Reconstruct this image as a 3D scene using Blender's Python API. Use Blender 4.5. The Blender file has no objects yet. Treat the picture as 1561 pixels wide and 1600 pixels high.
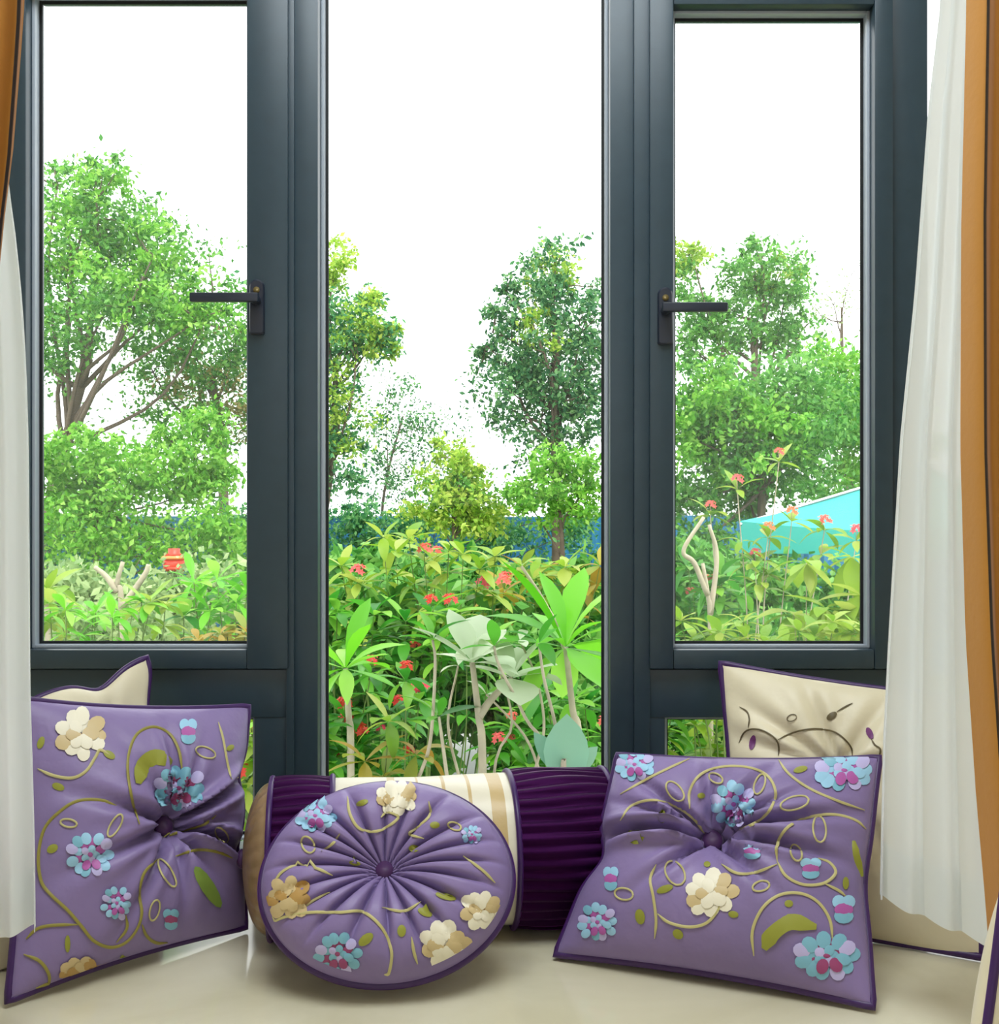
import bpy, bmesh, math, random
import numpy as np
from mathutils import Vector, Matrix

# ------------------------------------------------------------------ camera, sky, lights, exposure
F = 1800.0; CX = 780.5; CY = 800.0; EYE = 0.68
scene = bpy.context.scene
COL = scene.collection
cam_data = bpy.data.cameras.new('camera')
cam_data.sensor_fit = 'HORIZONTAL'; cam_data.sensor_width = 36.0
cam_data.lens = 36.0 * F / 1561.0
cam_data.clip_start = 0.02; cam_data.clip_end = 300
cam = bpy.data.objects.new('camera', cam_data)
cam.location = (0, 0, EYE); cam.rotation_euler = (math.pi / 2, 0, 0)
COL.objects.link(cam); scene.camera = cam

world = bpy.data.worlds.new('overcast_sky'); scene.world = world
world.use_nodes = True
bg = world.node_tree.nodes.get('Background')
bg.inputs['Color'].default_value = (0.97, 0.985, 1.0, 1); bg.inputs['Strength'].default_value = 2.7

sun_d = bpy.data.lights.new('sun', 'SUN'); sun_d.energy = 3.2; sun_d.angle = math.radians(25); sun_d.color = (1, .96, .88)
sun = bpy.data.objects.new('sun', sun_d); COL.objects.link(sun)
sun.rotation_euler = Vector((-0.35, 0.55, -1.0)).to_track_quat('-Z', 'Y').to_euler()

def area(name, loc, target, sx, sy, watts, color):
    d = bpy.data.lights.new(name, 'AREA'); d.shape = 'RECTANGLE'; d.size = sx; d.size_y = sy; d.energy = watts; d.color = color
    o = bpy.data.objects.new(name, d); COL.objects.link(o); o.location = loc
    o.rotation_euler = (Vector(target) - Vector(loc)).to_track_quat('-Z', 'Y').to_euler()
    return o
area('overhead_fill', (0.0, 1.15, 2.5), (0.0, 1.25, 0), 1.6, 0.9, 43, (.88, .95, 1.0))  # added for top light on the cushions, no known lamp
area('room_fill', (-0.3, -2.3, 1.5), (0, 2, 0.6), 2.4, 1.6, 12, (.95, .97, 1.0))  # added soft fill from behind the camera; the back wall has no window

vs = scene.view_settings
vs.view_transform = 'Standard'; vs.look = 'None'; vs.exposure = 0.0; vs.gamma = 1.0; vs.use_curve_mapping = False
scene.display_settings.display_device = 'sRGB'
cy = scene.cycles
cy.max_bounces = 10; cy.transparent_max_bounces = 24; cy.diffuse_bounces = 4; cy.transmission_bounces = 6
cy.use_denoising = True
cy.sample_clamp_indirect = 6.0

# ------------------------------------------------------------------ helpers
rnd = random.Random(7)
rng = np.random.default_rng(11)

def at(px, py, d):
    return Vector(((px - CX) * d / F, d, EYE - (py - CY) * d / F))

def lin(c):
    c = c / 255.0
    return c / 12.92 if c <= 0.04045 else ((c + 0.055) / 1.055) ** 2.4

def rgb(r, g, b):
    return (lin(r), lin(g), lin(b), 1.0)

def empty(name, loc=(0, 0, 0), parent=None):
    o = bpy.data.objects.new(name, None); o.empty_display_size = 0.05
    COL.objects.link(o); o.location = loc
    if parent: o.parent = parent
    return o

def tag(o, label=None, cat=None, group=None, kind=None):
    if label: o['label'] = label
    if cat: o['category'] = cat
    if group: o['group'] = group
    if kind: o['kind'] = kind
    return o

def link_mesh(name, me, parent=None):
    o = bpy.data.objects.new(name, me); COL.objects.link(o)
    if parent is not None:
        o.parent = parent
        # meshes are written in world space: cancel the parent's offset
        off = Vector((0, 0, 0)); p = parent
        while p is not None:
            off += Vector(p.location); p = p.parent
        o.location = -off
    return o

class MB:
    """collects shapes and builds ONE mesh object"""
    def __init__(self): self.v = []; self.f = []; self.m = []; self.uv = None
    def add(self, verts, faces, mat=0):
        b = len(self.v)
        self.v.extend([tuple(p) for p in verts])
        self.f.extend([tuple(i + b for i in f) for f in faces]); self.m.extend([mat] * len(faces))
    def box(self, x0, x1, y0, y1, z0, z1, bev=0.0, mat=0):
        bm = bmesh.new(); bmesh.ops.create_cube(bm, size=1)
        for q in bm.verts:
            q.co = Vector(((x0 + x1) / 2 + q.co.x * (x1 - x0), (y0 + y1) / 2 + q.co.y * (y1 - y0), (z0 + z1) / 2 + q.co.z * (z1 - z0)))
        if bev > 0: bmesh.ops.bevel(bm, geom=bm.edges[:] , offset=bev, segments=2, affect='EDGES', profile=0.6)
        bm.verts.index_update()
        self.add([q.co[:] for q in bm.verts], [[q.index for q in f.verts] for f in bm.faces], mat); bm.free()
    def tube(self, pts, radii, sides=6, closed=False, mat=0):
        pts = [Vector(p) for p in pts]; n = len(pts)
        if not hasattr(radii, '__len__'): radii = [radii] * n
        vs_ = []; prev = None
        for i, p in enumerate(pts):
            a = pts[(i - 1) % n] if (closed or i > 0) else p
            b = pts[(i + 1) % n] if (closed or i < n - 1) else p
            t = (b - a)
            if t.length < 1e-9: t = Vector((0, 0, 1))
            t.normalize()
            if prev is None:
                up = Vector((0, 0, 1)) if abs(t.z) < 0.9 else Vector((1, 0, 0))
                s = t.cross(up).normalized()
            else:
                s = (prev - t * prev.dot(t))
                s = s.normalized() if s.length > 1e-6 else t.orthogonal().normalized()
            prev = s; w = t.cross(s)
            for k in range(sides):
                an = 2 * math.pi * k / sides
                vs_.append(p + (s * math.cos(an) + w * math.sin(an)) * radii[i])
        fs = []
        for i in range(n if closed else n - 1):
            j = (i + 1) % n
            for k in range(sides):
                l = (k + 1) % sides
                fs.append((i * sides + k, i * sides + l, j * sides + l, j * sides + k))
        if not closed:
            fs.append(tuple(range(sides - 1, -1, -1))); fs.append(tuple((n - 1) * sides + k for k in range(sides)))
        self.add(vs_, fs, mat)
    def lathe(self, prof, cx, cy_, sides=20, mat=0):
        vs_ = []; n = len(prof)
        for r, z in prof:
            for k in range(sides):
                a = 2 * math.pi * k / sides; vs_.append((cx + r * math.cos(a), cy_ + r * math.sin(a), z))
        fs = [(i * sides + k, i * sides + (k + 1) % sides, (i + 1) * sides + (k + 1) % sides, (i + 1) * sides + k) for i in range(n - 1) for k in range(sides)]
        fs.append(tuple(range(sides - 1, -1, -1))); fs.append(tuple((n - 1) * sides + k for k in range(sides)))
        self.add(vs_, fs, mat)
    def build(self, name, mats, parent=None, smooth=False):
        me = bpy.data.meshes.new(name); me.from_pydata(self.v, [], self.f)
        for m in (mats if isinstance(mats, (list, tuple)) else [mats]): me.materials.append(m)
        me.polygons.foreach_set('material_index', self.m)
        if smooth: me.polygons.foreach_set('use_smooth', [True] * len(self.f))
        me.update()
        return link_mesh(name, me, parent)

def smooth_angle(o, deg=40):
    for p in o.data.polygons: p.use_smooth = True
    o.data.set_sharp_from_angle(angle=math.radians(deg))

def np_mesh(name, V, Q, mats, parent=None, smooth=True, uv=None):
    me = bpy.data.meshes.new(name)
    V = np.asarray(V, np.float32).reshape(-1, 3); Q = np.asarray(Q, np.int32); k = Q.shape[1]
    me.vertices.add(len(V)); me.vertices.foreach_set('co', V.ravel())
    me.loops.add(Q.size); me.loops.foreach_set('vertex_index', Q.ravel())
    me.polygons.add(len(Q)); me.polygons.foreach_set('loop_start', np.arange(0, Q.size, k, dtype=np.int32))
    me.polygons.foreach_set('loop_total', np.full(len(Q), k, np.int32))
    me.polygons.foreach_set('use_smooth', np.full(len(Q), smooth))
    if uv is not None:
        l = me.uv_layers.new(name='UVMap'); l.data.foreach_set('uv', np.asarray(uv, np.float32)[Q.ravel()].ravel())
    for m in (mats if isinstance(mats, (list, tuple)) else [mats]): me.materials.append(m)
    me.update(); me.validate()
    return link_mesh(name, me, parent)

def catmull(pts, per=6):
    P = [np.array(p, float) for p in pts]
    P = [2 * P[0] - P[1]] + P + [2 * P[-1] - P[-2]]
    out = []
    for i in range(1, len(P) - 2):
        a, b, c, d = P[i - 1:i + 3]
        for k in range(per):
            t = k / per
            out.append(0.5 * ((2 * b) + (c - a) * t + (2 * a - 5 * b + 4 * c - d) * t * t + (3 * b - a - 3 * c + d) * t ** 3))
    out.append(P[-2]); return np.array(out)

# ------------------------------------------------------------------ materials
def mat_base(name):
    m = bpy.data.materials.new(name); m.use_nodes = True
    nt = m.node_tree; b = nt.nodes.get('Principled BSDF')
    return m, nt, b

def mat(name, col, rough=0.5, metal=0.0, spec=0.5, sheen=0.0, sheen_tint=None, noise=0.0, nscale=8.0, bump=0.0, bscale=200.0, coat=0.0):
    m, nt, b = mat_base(name)
    b.inputs['Base Color'].default_value = col; b.inputs['Roughness'].default_value = rough
    b.inputs['Metallic'].default_value = metal; b.inputs['Specular IOR Level'].default_value = spec
    if sheen:
        b.inputs['Sheen Weight'].default_value = sheen; b.inputs['Sheen Roughness'].default_value = 0.35
        if sheen_tint: b.inputs['Sheen Tint'].default_value = sheen_tint
    if coat: b.inputs['Coat Weight'].default_value = coat; b.inputs['Coat Roughness'].default_value = 0.08
    tc = nt.nodes.new('ShaderNodeTexCoord')
    if noise:
        n = nt.nodes.new('ShaderNodeTexNoise'); n.inputs['Scale'].default_value = nscale; n.inputs['Detail'].default_value = 5
        nt.links.new(tc.outputs['Object'], n.inputs['Vector'])
        r = nt.nodes.new('ShaderNodeValToRGB')
        c = np.array(col[:3])
        r.color_ramp.elements[0].color = (*(c * (1 - noise)), 1); r.color_ramp.elements[1].color = (*np.minimum(c * (1 + noise), 1), 1)
        r.color_ramp.elements[0].position = 0.3; r.color_ramp.elements[1].position = 0.7
        nt.links.new(n.outputs['Fac'], r.inputs['Fac']); nt.links.new(r.outputs['Color'], b.inputs['Base Color'])
    if bump:
        n2 = nt.nodes.new('ShaderNodeTexNoise'); n2.inputs['Scale'].default_value = bscale; n2.inputs['Detail'].default_value = 3
        nt.links.new(tc.outputs['Object'], n2.inputs['Vector'])
        bp = nt.nodes.new('ShaderNodeBump'); bp.inputs['Strength'].default_value = bump; bp.inputs['Distance'].default_value = 0.004
        nt.links.new(n2.outputs['Fac'], bp.inputs['Height']); nt.links.new(bp.outputs['Normal'], b.inputs['Normal'])
    return m

def leaf_mat(name, cols, transl=0.45, per='island', rough=0.45):
    """cols: list of colours spread over single leaves at random"""
    m = bpy.data.materials.new(name); m.use_nodes = True; nt = m.node_tree; nt.nodes.clear()
    out = nt.nodes.new('ShaderNodeOutputMaterial')
    if per == 'island':
        g = nt.nodes.new('ShaderNodeNewGeometry'); src = g.outputs['Random Per Island']
    else:
        g = nt.nodes.new('ShaderNodeObjectInfo'); src = g.outputs['Random']
    r = nt.nodes.new('ShaderNodeValToRGB'); el = r.color_ramp.elements
    while len(el) < len(cols): el.new(0.5)
    for i, c in enumerate(cols):
        el[i].position = i / (len(cols) - 1); el[i].color = c
    nt.links.new(src, r.inputs['Fac'])
    p = nt.nodes.new('ShaderNodeBsdfPrincipled'); p.inputs['Roughness'].default_value = rough; p.inputs['Specular IOR Level'].default_value = 0.4
    t = nt.nodes.new('ShaderNodeBsdfTranslucent')
    mx = nt.nodes.new('ShaderNodeMixShader'); mx.inputs[0].default_value = transl
    nt.links.new(r.outputs['Color'], p.inputs['Base Color']); nt.links.new(r.outputs['Color'], t.inputs['Color'])
    nt.links.new(p.outputs[0], mx.inputs[1]); nt.links.new(t.outputs[0], mx.inputs[2]); nt.links.new(mx.outputs[0], out.inputs[0])
    return m

def glass_mat(name, dust):
    m = bpy.data.materials.new(name); m.use_nodes = True; nt = m.node_tree; nt.nodes.clear()
    out = nt.nodes.new('ShaderNodeOutputMaterial')
    tr = nt.nodes.new('ShaderNodeBsdfTransparent'); tr.inputs[0].default_value = (.985, .995, .99, 1)
    gl = nt.nodes.new('ShaderNodeBsdfGlossy'); gl.inputs['Roughness'].default_value = 0.0
    fr = nt.nodes.new('ShaderNodeFresnel'); fr.inputs['IOR'].default_value = 1.25
    m1 = nt.nodes.new('ShaderNodeMixShader'); nt.links.new(fr.outputs[0], m1.inputs[0])
    nt.links.new(tr.outputs[0], m1.inputs[1]); nt.links.new(gl.outputs[0], m1.inputs[2])
    last = m1
    if dust > 0:
        tc = nt.nodes.new('ShaderNodeTexCoord'); n = nt.nodes.new('ShaderNodeTexNoise'); n.inputs['Scale'].default_value = 3.0; n.inputs['Detail'].default_value = 4
        nt.links.new(tc.outputs['Object'], n.inputs['Vector'])
        mp = nt.nodes.new('ShaderNodeMapRange'); mp.inputs['From Min'].default_value = .3; mp.inputs['From Max'].default_value = .75
        mp.inputs['To Min'].default_value = dust * .35; mp.inputs['To Max'].default_value = dust
        nt.links.new(n.outputs['Fac'], mp.inputs['Value'])
        tl = nt.nodes.new('ShaderNodeBsdfTranslucent'); tl.inputs[0].default_value = (.9, .92, .9, 1)
        m2 = nt.nodes.new('ShaderNodeMixShader'); nt.links.new(mp.outputs[0], m2.inputs[0])
        nt.links.new(m1.outputs[0], m2.inputs[1]); nt.links.new(tl.outputs[0], m2.inputs[2]); last = m2
    nt.links.new(last.outputs[0], out.inputs[0]); return m

def sheer_mat(name, col, transp=0.12):
    m = bpy.data.materials.new(name); m.use_nodes = True; nt = m.node_tree; nt.nodes.clear()
    out = nt.nodes.new('ShaderNodeOutputMaterial')
    d = nt.nodes.new('ShaderNodeBsdfDiffuse'); d.inputs[0].default_value = col
    t = nt.nodes.new('ShaderNodeBsdfTranslucent'); t.inputs[0].default_value = col
    tr = nt.nodes.new('ShaderNodeBsdfTransparent')
    a = nt.nodes.new('ShaderNodeMixShader'); a.inputs[0].default_value = 0.58
    b = nt.nodes.new('ShaderNodeMixShader'); b.inputs[0].default_value = transp
    nt.links.new(d.outputs[0], a.inputs[1]); nt.links.new(t.outputs[0], a.inputs[2])
    nt.links.new(a.outputs[0], b.inputs[1]); nt.links.new(tr.outputs[0], b.inputs[2]); nt.links.new(b.outputs[0], out.inputs[0])
    return m

def striped_cloth(name, base, stripe, edges, rough=0.6):
    """woven stripes across u of the UV map: edges = [(u0,u1),...]"""
    m, nt, b = mat_base(name); b.inputs['Roughness'].default_value = rough
    b.inputs['Sheen Weight'].default_value = 0.2
    uv = nt.nodes.new('ShaderNodeUVMap'); sp = nt.nodes.new('ShaderNodeSeparateXYZ'); nt.links.new(uv.outputs[0], sp.inputs[0])
    r = nt.nodes.new('ShaderNodeValToRGB'); r.color_ramp.interpolation = 'CONSTANT'; el = r.color_ramp.elements
    el[0].position = 0; el[0].color = base
    el[1].position = edges[0][0]; el[1].color = stripe
    e = el.new(edges[0][1]); e.color = base
    for a, c in edges[1:]:
        e = el.new(a); e.color = stripe; e = el.new(c); e.color = base
    nt.links.new(sp.outputs[0], r.inputs['Fac']); 
    tc = nt.nodes.new('ShaderNodeTexCoord'); n = nt.nodes.new('ShaderNodeTexNoise'); n.inputs['Scale'].default_value = 90
    nt.links.new(tc.outputs['Object'], n.inputs['Vector'])
    bp = nt.nodes.new('ShaderNodeBump'); bp.inputs['Strength'].default_value = .15; bp.inputs['Distance'].default_value = .003
    nt.links.new(n.outputs['Fac'], bp.inputs['Height']); nt.links.new(bp.outputs[0], b.inputs['Normal'])
    nt.links.new(r.outputs['Color'], b.inputs['Base Color'])
    return m

M = {}
M['frame'] = mat('slate_aluminium', rgb(47, 65, 76), rough=0.34, metal=0.0, spec=0.5, noise=0.06, nscale=30)
M['gasket'] = mat('black_gasket', rgb(22, 26, 28), rough=0.6)
M['bead'] = mat('skylit_glazing_bead', rgb(176, 186, 198), rough=0.3)  # pale tone paints in the sky light caught by the reveals
M['handle'] = mat('dark_handle', rgb(34, 42, 58), rough=0.35, spec=0.6)
M['brass'] = mat('worn_brass', rgb(120, 105, 62), rough=0.4, metal=0.4)
M['glass'] = glass_mat('clear_glass', 0.0)
M['glass_dusty'] = glass_mat('dusty_glass', 0.04)
M['wall'] = mat('off_white_wall', rgb(226, 220, 206), rough=0.85, noise=0.02)
M['ceiling'] = mat('white_ceiling', rgb(238, 236, 230), rough=0.9)
M['purple'] = mat('purple_silk', rgb(140, 121, 170), rough=0.42, spec=0.35, sheen=0.25, sheen_tint=rgb(190, 175, 225), noise=0.10, nscale=5, bump=0.55, bscale=26)
M['piping'] = mat('dark_purple_piping', rgb(62, 28, 92), rough=0.4, sheen=0.3, sheen_tint=rgb(160, 60, 190))
M['button'] = mat('purple_button_cloth', rgb(70, 34, 84), rough=0.5, sheen=0.3)
M['cream'] = mat('cream_satin', rgb(232, 222, 192), rough=0.4, spec=0.4, sheen=0.15, noise=0.04, nscale=6, bump=0.6, bscale=18)
M['velvet'] = mat('plum_velvet', rgb(22, 6, 32), rough=0.55, spec=0.5, sheen=0.5, sheen_tint=rgb(186, 50, 196), bump=0.1, bscale=500)
M['velvet'].node_tree.nodes['Principled BSDF'].inputs['Specular Tint'].default_value = rgb(205, 70, 215)
M['satin_brown'] = mat('bronze_satin', rgb(150, 122, 88), rough=0.32, spec=0.5, noise=0.12, nscale=20, bump=0.3, bscale=60)
M['vine'] = mat('olive_thread', rgb(198, 188, 126), rough=0.5, sheen=0.2)
M['vine_dark'] = mat('olive_dark_thread', rgb(150, 140, 62), rough=0.5)
M['leafthread'] = mat('green_thread', rgb(150, 152, 52), rough=0.5)
M['leafbright'] = mat('bright_green_thread', rgb(132, 160, 70), rough=0.5)
M['blue'] = mat('sky_blue_thread', rgb(160, 208, 236), rough=0.45)
M['lilac'] = mat('lilac_thread', rgb(196, 186, 232), rough=0.45)
M['teal'] = mat('teal_thread', rgb(128, 186, 208), rough=0.45)
M['magenta'] = mat('magenta_thread', rgb(180, 92, 168), rough=0.45)
M['crimson'] = mat('crimson_thread', rgb(158, 66, 116), rough=0.45)
M['petal_white'] = mat('ivory_thread', rgb(246, 238, 214), rough=0.45)
M['petal_tan'] = mat('tan_thread', rgb(214, 190, 140), rough=0.45)
M['petal_gold'] = mat('gold_thread', rgb(190, 150, 84), rough=0.45)
M['brownthread'] = mat('brown_thread', rgb(104, 92, 62), rough=0.5)
M['plumthread'] = mat('plum_thread', rgb(120, 60, 120), rough=0.5)
M['sheer'] = sheer_mat('white_voile', rgb(250, 252, 252)[:3] + (1,), 0.035)
M['bark'] = mat('brown_bark', rgb(104, 90, 78), rough=0.9, noise=0.25, nscale=12, bump=0.5, bscale=30)
M['bark_pale'] = mat('pale_bark', rgb(178, 168, 148), rough=0.85, noise=0.2, nscale=16, bump=0.4, bscale=40)
M['stem'] = mat('green_stem', rgb(104, 128, 62), rough=0.7, noise=0.15, nscale=20)
M['leaf_bright'] = leaf_mat('bright_leaf', [rgb(78, 150, 36), rgb(122, 190, 60), rgb(168, 216, 96)])
M['leaf_mid'] = leaf_mat('mid_leaf', [rgb(52, 120, 44), rgb(94, 164, 64), rgb(140, 196, 96)])
M['leaf_dark'] = leaf_mat('dark_leaf', [rgb(34, 92, 60), rgb(74, 138, 80), rgb(140, 186, 120)])
M['leaf_teal'] = leaf_mat('teal_leaf', [rgb(36, 104, 72), rgb(76, 152, 90), rgb(140, 196, 120)])
M['leaf_yellow'] = leaf_mat('yellow_leaf', [rgb(112, 160, 40), rgb(160, 200, 66), rgb(206, 220, 104)])
M['leaf_pale'] = leaf_mat('pale_leaf', [rgb(120, 156, 96), rgb(158, 186, 124), rgb(190, 210, 150)])
M['leaf_rust'] = leaf_mat('rust_leaf', [rgb(128, 128, 70), rgb(160, 140, 84), rgb(120, 150, 76)])
M['big_green'] = leaf_mat('large_green_leaf', [rgb(84, 170, 24), rgb(122, 204, 48), rgb(166, 222, 92)], per='object', rough=0.35)
M['big_mid'] = leaf_mat('large_mid_leaf', [rgb(40, 124, 36), rgb(84, 166, 48), rgb(140, 196, 70)], per='object', rough=0.35)
M['big_pale'] = leaf_mat('large_pale_leaf', [rgb(200, 216, 190), rgb(222, 230, 206), rgb(190, 206, 176)], per='object', rough=0.35)
M['big_blue'] = leaf_mat('large_blue_leaf', [rgb(128, 178, 158), rgb(150, 194, 172), rgb(140, 186, 160)], per='object', rough=0.35)
M['big_rust'] = leaf_mat('large_rust_leaf', [rgb(168, 130, 50), rgb(176, 160, 60), rgb(130, 160, 60)], per='object', rough=0.4)
M['big_lime'] = leaf_mat('large_lime_leaf', [rgb(112, 160, 40), rgb(150, 184, 58), rgb(176, 190, 90)], per='object', rough=0.4)
M['flower_red'] = leaf_mat('red_petal', [rgb(216, 40, 48), rgb(232, 84, 62), rgb(222, 52, 92)], transl=0.3, per='object')
M['flower_pink'] = leaf_mat('coral_petal', [rgb(236, 110, 96), rgb(230, 92, 110), rgb(240, 140, 90)], transl=0.3, per='object')
M['red_paint'] = mat('red_paint', rgb(226, 62, 38), rough=0.4)
M['orange_paint'] = mat('orange_paint', rgb(232, 140, 70), rough=0.4)
M['fence_blue'] = mat('blue_sheet', rgb(40, 116, 160), rough=0.5, noise=0.12, nscale=3)
M['parasol'] = mat('turquoise_canvas', rgb(58, 176, 164), rough=0.8)
M['metal_grey'] = mat('grey_metal', rgb(150, 156, 160), rough=0.4, metal=0.6)
M['concrete'] = mat('pale_concrete', rgb(150, 152, 148), rough=0.9, noise=0.1, nscale=3)

def floor_mat():
    m, nt, b = mat_base('cream_polished_stone')
    tc = nt.nodes.new('ShaderNodeTexCoord')
    n = nt.nodes.new('ShaderNodeTexNoise'); n.inputs['Scale'].default_value = 2.2; n.inputs['Detail'].default_value = 8; n.inputs['Distortion'].default_value = 1.2
    nt.links.new(tc.outputs['Object'], n.inputs['Vector'])
    r = nt.nodes.new('ShaderNodeValToRGB'); e = r.color_ramp.elements
    e[0].position = .3; e[0].color = rgb(204, 196, 164); e[1].position = .72; e[1].color = rgb(230, 224, 200)
    nt.links.new(n.outputs['Fac'], r.inputs['Fac']); nt.links.new(r.outputs['Color'], b.inputs['Base Color'])
    b.inputs['Roughness'].default_value = 0.11; b.inputs['Specular IOR Level'].default_value = 0.5
    return m
M['floor'] = floor_mat()

def ground_mat():
    m, nt, b = mat_base('garden_soil_and_grass'); tc = nt.nodes.new('ShaderNodeTexCoord')
    n = nt.nodes.new('ShaderNodeTexNoise'); n.inputs['Scale'].default_value = 1.6; n.inputs['Detail'].default_value = 9
    nt.links.new(tc.outputs['Object'], n.inputs['Vector'])
    r = nt.nodes.new('ShaderNodeValToRGB'); e = r.color_ramp.elements
    e[0].position = .35; e[0].color = rgb(84, 120, 56); e[1].position = .65; e[1].color = rgb(156, 150, 118)
    nt.links.new(n.outputs['Fac'], r.inputs['Fac']); nt.links.new(r.outputs['Color'], b.inputs['Base Color'])
    b.inputs['Roughness'].default_value = .95; return m
M['ground'] = ground_mat()

# ------------------------------------------------------------------ the room
def slab(name, x0, x1, y0, y1, z0, z1, m, label, cat):
    b = MB(); b.box(x0, x1, y0, y1, z0, z1); o = b.build(name, m)
    return tag(o, label, cat, kind='structure')
WY = 2.15                      # room face of the window frame
GZ = -0.9                      # garden level
slab('floor', -2.1, 2.1, -2.6, 2.32, -0.14, 0.0, M['floor'], 'polished cream stone floor below the window', 'floor')
slab('wall_left', -2.1, -2.0, -2.6, 2.32, 0, 2.6, M['wall'], 'off-white side wall beyond the left curtains', 'wall')
slab('wall_right', 2.0, 2.1, -2.6, 2.32, 0, 2.6, M['wall'], 'off-white side wall beyond the right curtains', 'wall')
slab('wall_back', -2.0, 2.0, -2.6, -2.5, 0, 2.6, M['wall'], 'off-white wall behind the camera', 'wall')
slab('ceiling', -2.1, 2.1, -2.6, 2.32, 2.6, 2.7, M['ceiling'], 'white ceiling of the room', 'ceiling')
slab('wall_front_left', -2.0, -1.42, 2.15, 2.32, 0, 2.6, M['wall'], 'off-white wall piece left of the window', 'wall')
slab('wall_front_right', 1.42, 2.0, 2.15, 2.32, 0, 2.6, M['wall'], 'off-white wall piece right of the window', 'wall')
slab('wall_front_top', -1.42, 1.42, 2.15, 2.32, 1.80, 2.6, M['wall'], 'off-white wall strip above the window', 'wall')
slab('garden_ground', -40, 40, 2.32, 70, GZ - .2, GZ, M['ground'], 'garden ground of soil and grass outside', 'ground')
slab('garden_path', -1.7, 0.7, 5.2, 9.2, GZ, GZ + .03, M['concrete'], 'pale concrete garden path behind the shrubs', 'path')

# ------------------------------------------------------------------ window
SC = F / WY
def wx(px): return (px - CX) / SC
def wz(py): return EYE - (py - CY) / SC
FB = 0.0035
tr = tag(empty('trim_1', (0, WY, 0)), 'dark slate aluminium outer frame with posts and transoms', 'window frame', kind='structure')
def member(name, x0, x1, z0, z1, y0, y1, parent, m='frame', bev=FB):
    b = MB(); b.box(x0, x1, y0, y1, z0, z1, bev); o = b.build(name, M[m], parent); smooth_angle(o); return o
ZT, ZB = 1.80, 0.0
XL0, XL1 = wx(-36), wx(16)                 # left outer post
XP0, XP1 = wx(458), wx(497)                # post left of centre pane
XQ0, XQ1 = wx(953), wx(991)                # post right of centre pane
XR0, XR1 = wx(1394), wx(1450)              # right outer post
FY0, FY1 = WY, WY + 0.115
for a, c in ((XL0, XL1), (XP0, XP1), (XQ0, XQ1), (XR0, XR1)):
    member('post', a, c, ZB + .045, ZT - .05, FY0, FY1, tr)
member('head_rail', -1.42, 1.42, ZT - .05, ZT, FY0, FY1, tr)
member('sill_rail', -1.42, 1.42, ZB, ZB + .045, FY0, FY1, tr)
for a, c in ((-1.42, -1.38), (1.38, 1.42)):
    member('jamb', a, c, ZB + .045, ZT - .05, FY0, FY1, tr)
ZTR1, ZTR0 = wz(1046), wz(1122)
for a, c in ((XL1, XP0), (XQ1, XR0)):
    member('transom', a, c, ZTR0, ZTR1, FY0 + .002, FY1, tr)
# thin cover ridge beside the posts
member('cover_ridge', XP0 - .012, XP0 + .003, ZB + .045, ZT - .05, FY0 - .006, FY0 + .02, tr, bev=.002)
member('cover_ridge', XQ1 - .001, XQ1 + .029, ZB + .045, ZT - .05, FY0 - .006, FY0 + .02, tr, bev=.002)

def pane(parent, x0, x1, z0, z1, y, m):
    b = MB(); b.box(x0 - .008, x1 + .008, y, y + .006, z0 - .008, z1 + .008)
    return b.build('glass_pane', M[m], parent)
def beads(parent, x0, x1, z0, z1, y, w=.007, t=.012):
    # glazing bead lying against the glass, room side; dark gasket line behind it
    for nm, a, c, e, f in (('glazing_bead', x0, x0 + w, z0, z1), ('glazing_bead', x1 - w, x1, z0, z1), ('glazing_bead', x0 + w, x1 - w, z0, z0 + w), ('glazing_bead', x0 + w, x1 - w, z1 - w, z1)):
        b = MB(); b.box(a, c, y - t, y - .0005, e, f, .0015); b.build(nm, M['bead'], parent)

def gasket(parent, x0, x1, z0, z1, y, w=.011):
    for a, c, e, f in ((x0, x0 + w, z0, z1), (x1 - w, x1, z0, z1), (x0 + w, x1 - w, z0, z0 + w), (x0 + w, x1 - w, z1 - w, z1)):
        b = MB(); b.box(a, c, y - .004, y - .0004, e, f); b.build('gasket', M['gasket'], parent)
_beads = beads
def beads(parent, x0, x1, z0, z1, y): _beads(parent, x0, x1, z0, z1, y - .004, .006, .022); gasket(parent, x0, x1, z0, z1, y)
def casement(name, label, xo0, xo1, xi0, xi1, zo0, zo1, zi0, zi1, dusty):
    r = tag(empty(name, ((xo0 + xo1) / 2, WY, zo0)), label, 'window', kind='structure')
    y0, y1 = WY - .014, WY + .075
    member('stile', xo0, xi0, zo0, zo1, y0, y1, r); member('stile', xi1, xo1, zo0, zo1, y0, y1, r)
    member('rail', xi0, xi1, zo0, zi0, y0 + .001, y1, r); member('rail', xi0, xi1, zi1, zo1, y0 + .001, y1, r)
    gy = WY + .040
    pane(r, xi0, xi1, zi0, zi1, gy, dusty); beads(r, xi0, xi1, zi0, zi1, gy)
    return r
w1 = casement('window_1', 'left casement sash with lever handle and trees behind it', wx(18), wx(452), wx(45), wx(388), wz(1044), 1.748, wz(1014), 1.655, 'glass_dusty')
w3 = casement('window_3', 'right casement sash with lever handle beside the right curtain', wx(1014), wx(1392), wx(1051), wx(1363), wz(1044), 1.700, wz(1014), 1.622, 'glass_dusty')
member('transom', XQ1, XR0, 1.702, ZT - .05, FY0 + .002, FY1, tr)
w2 = tag(empty('window_2', (wx(725), WY, .05)), 'tall fixed centre pane looking onto the flowering garden', 'window', kind='structure')
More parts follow.
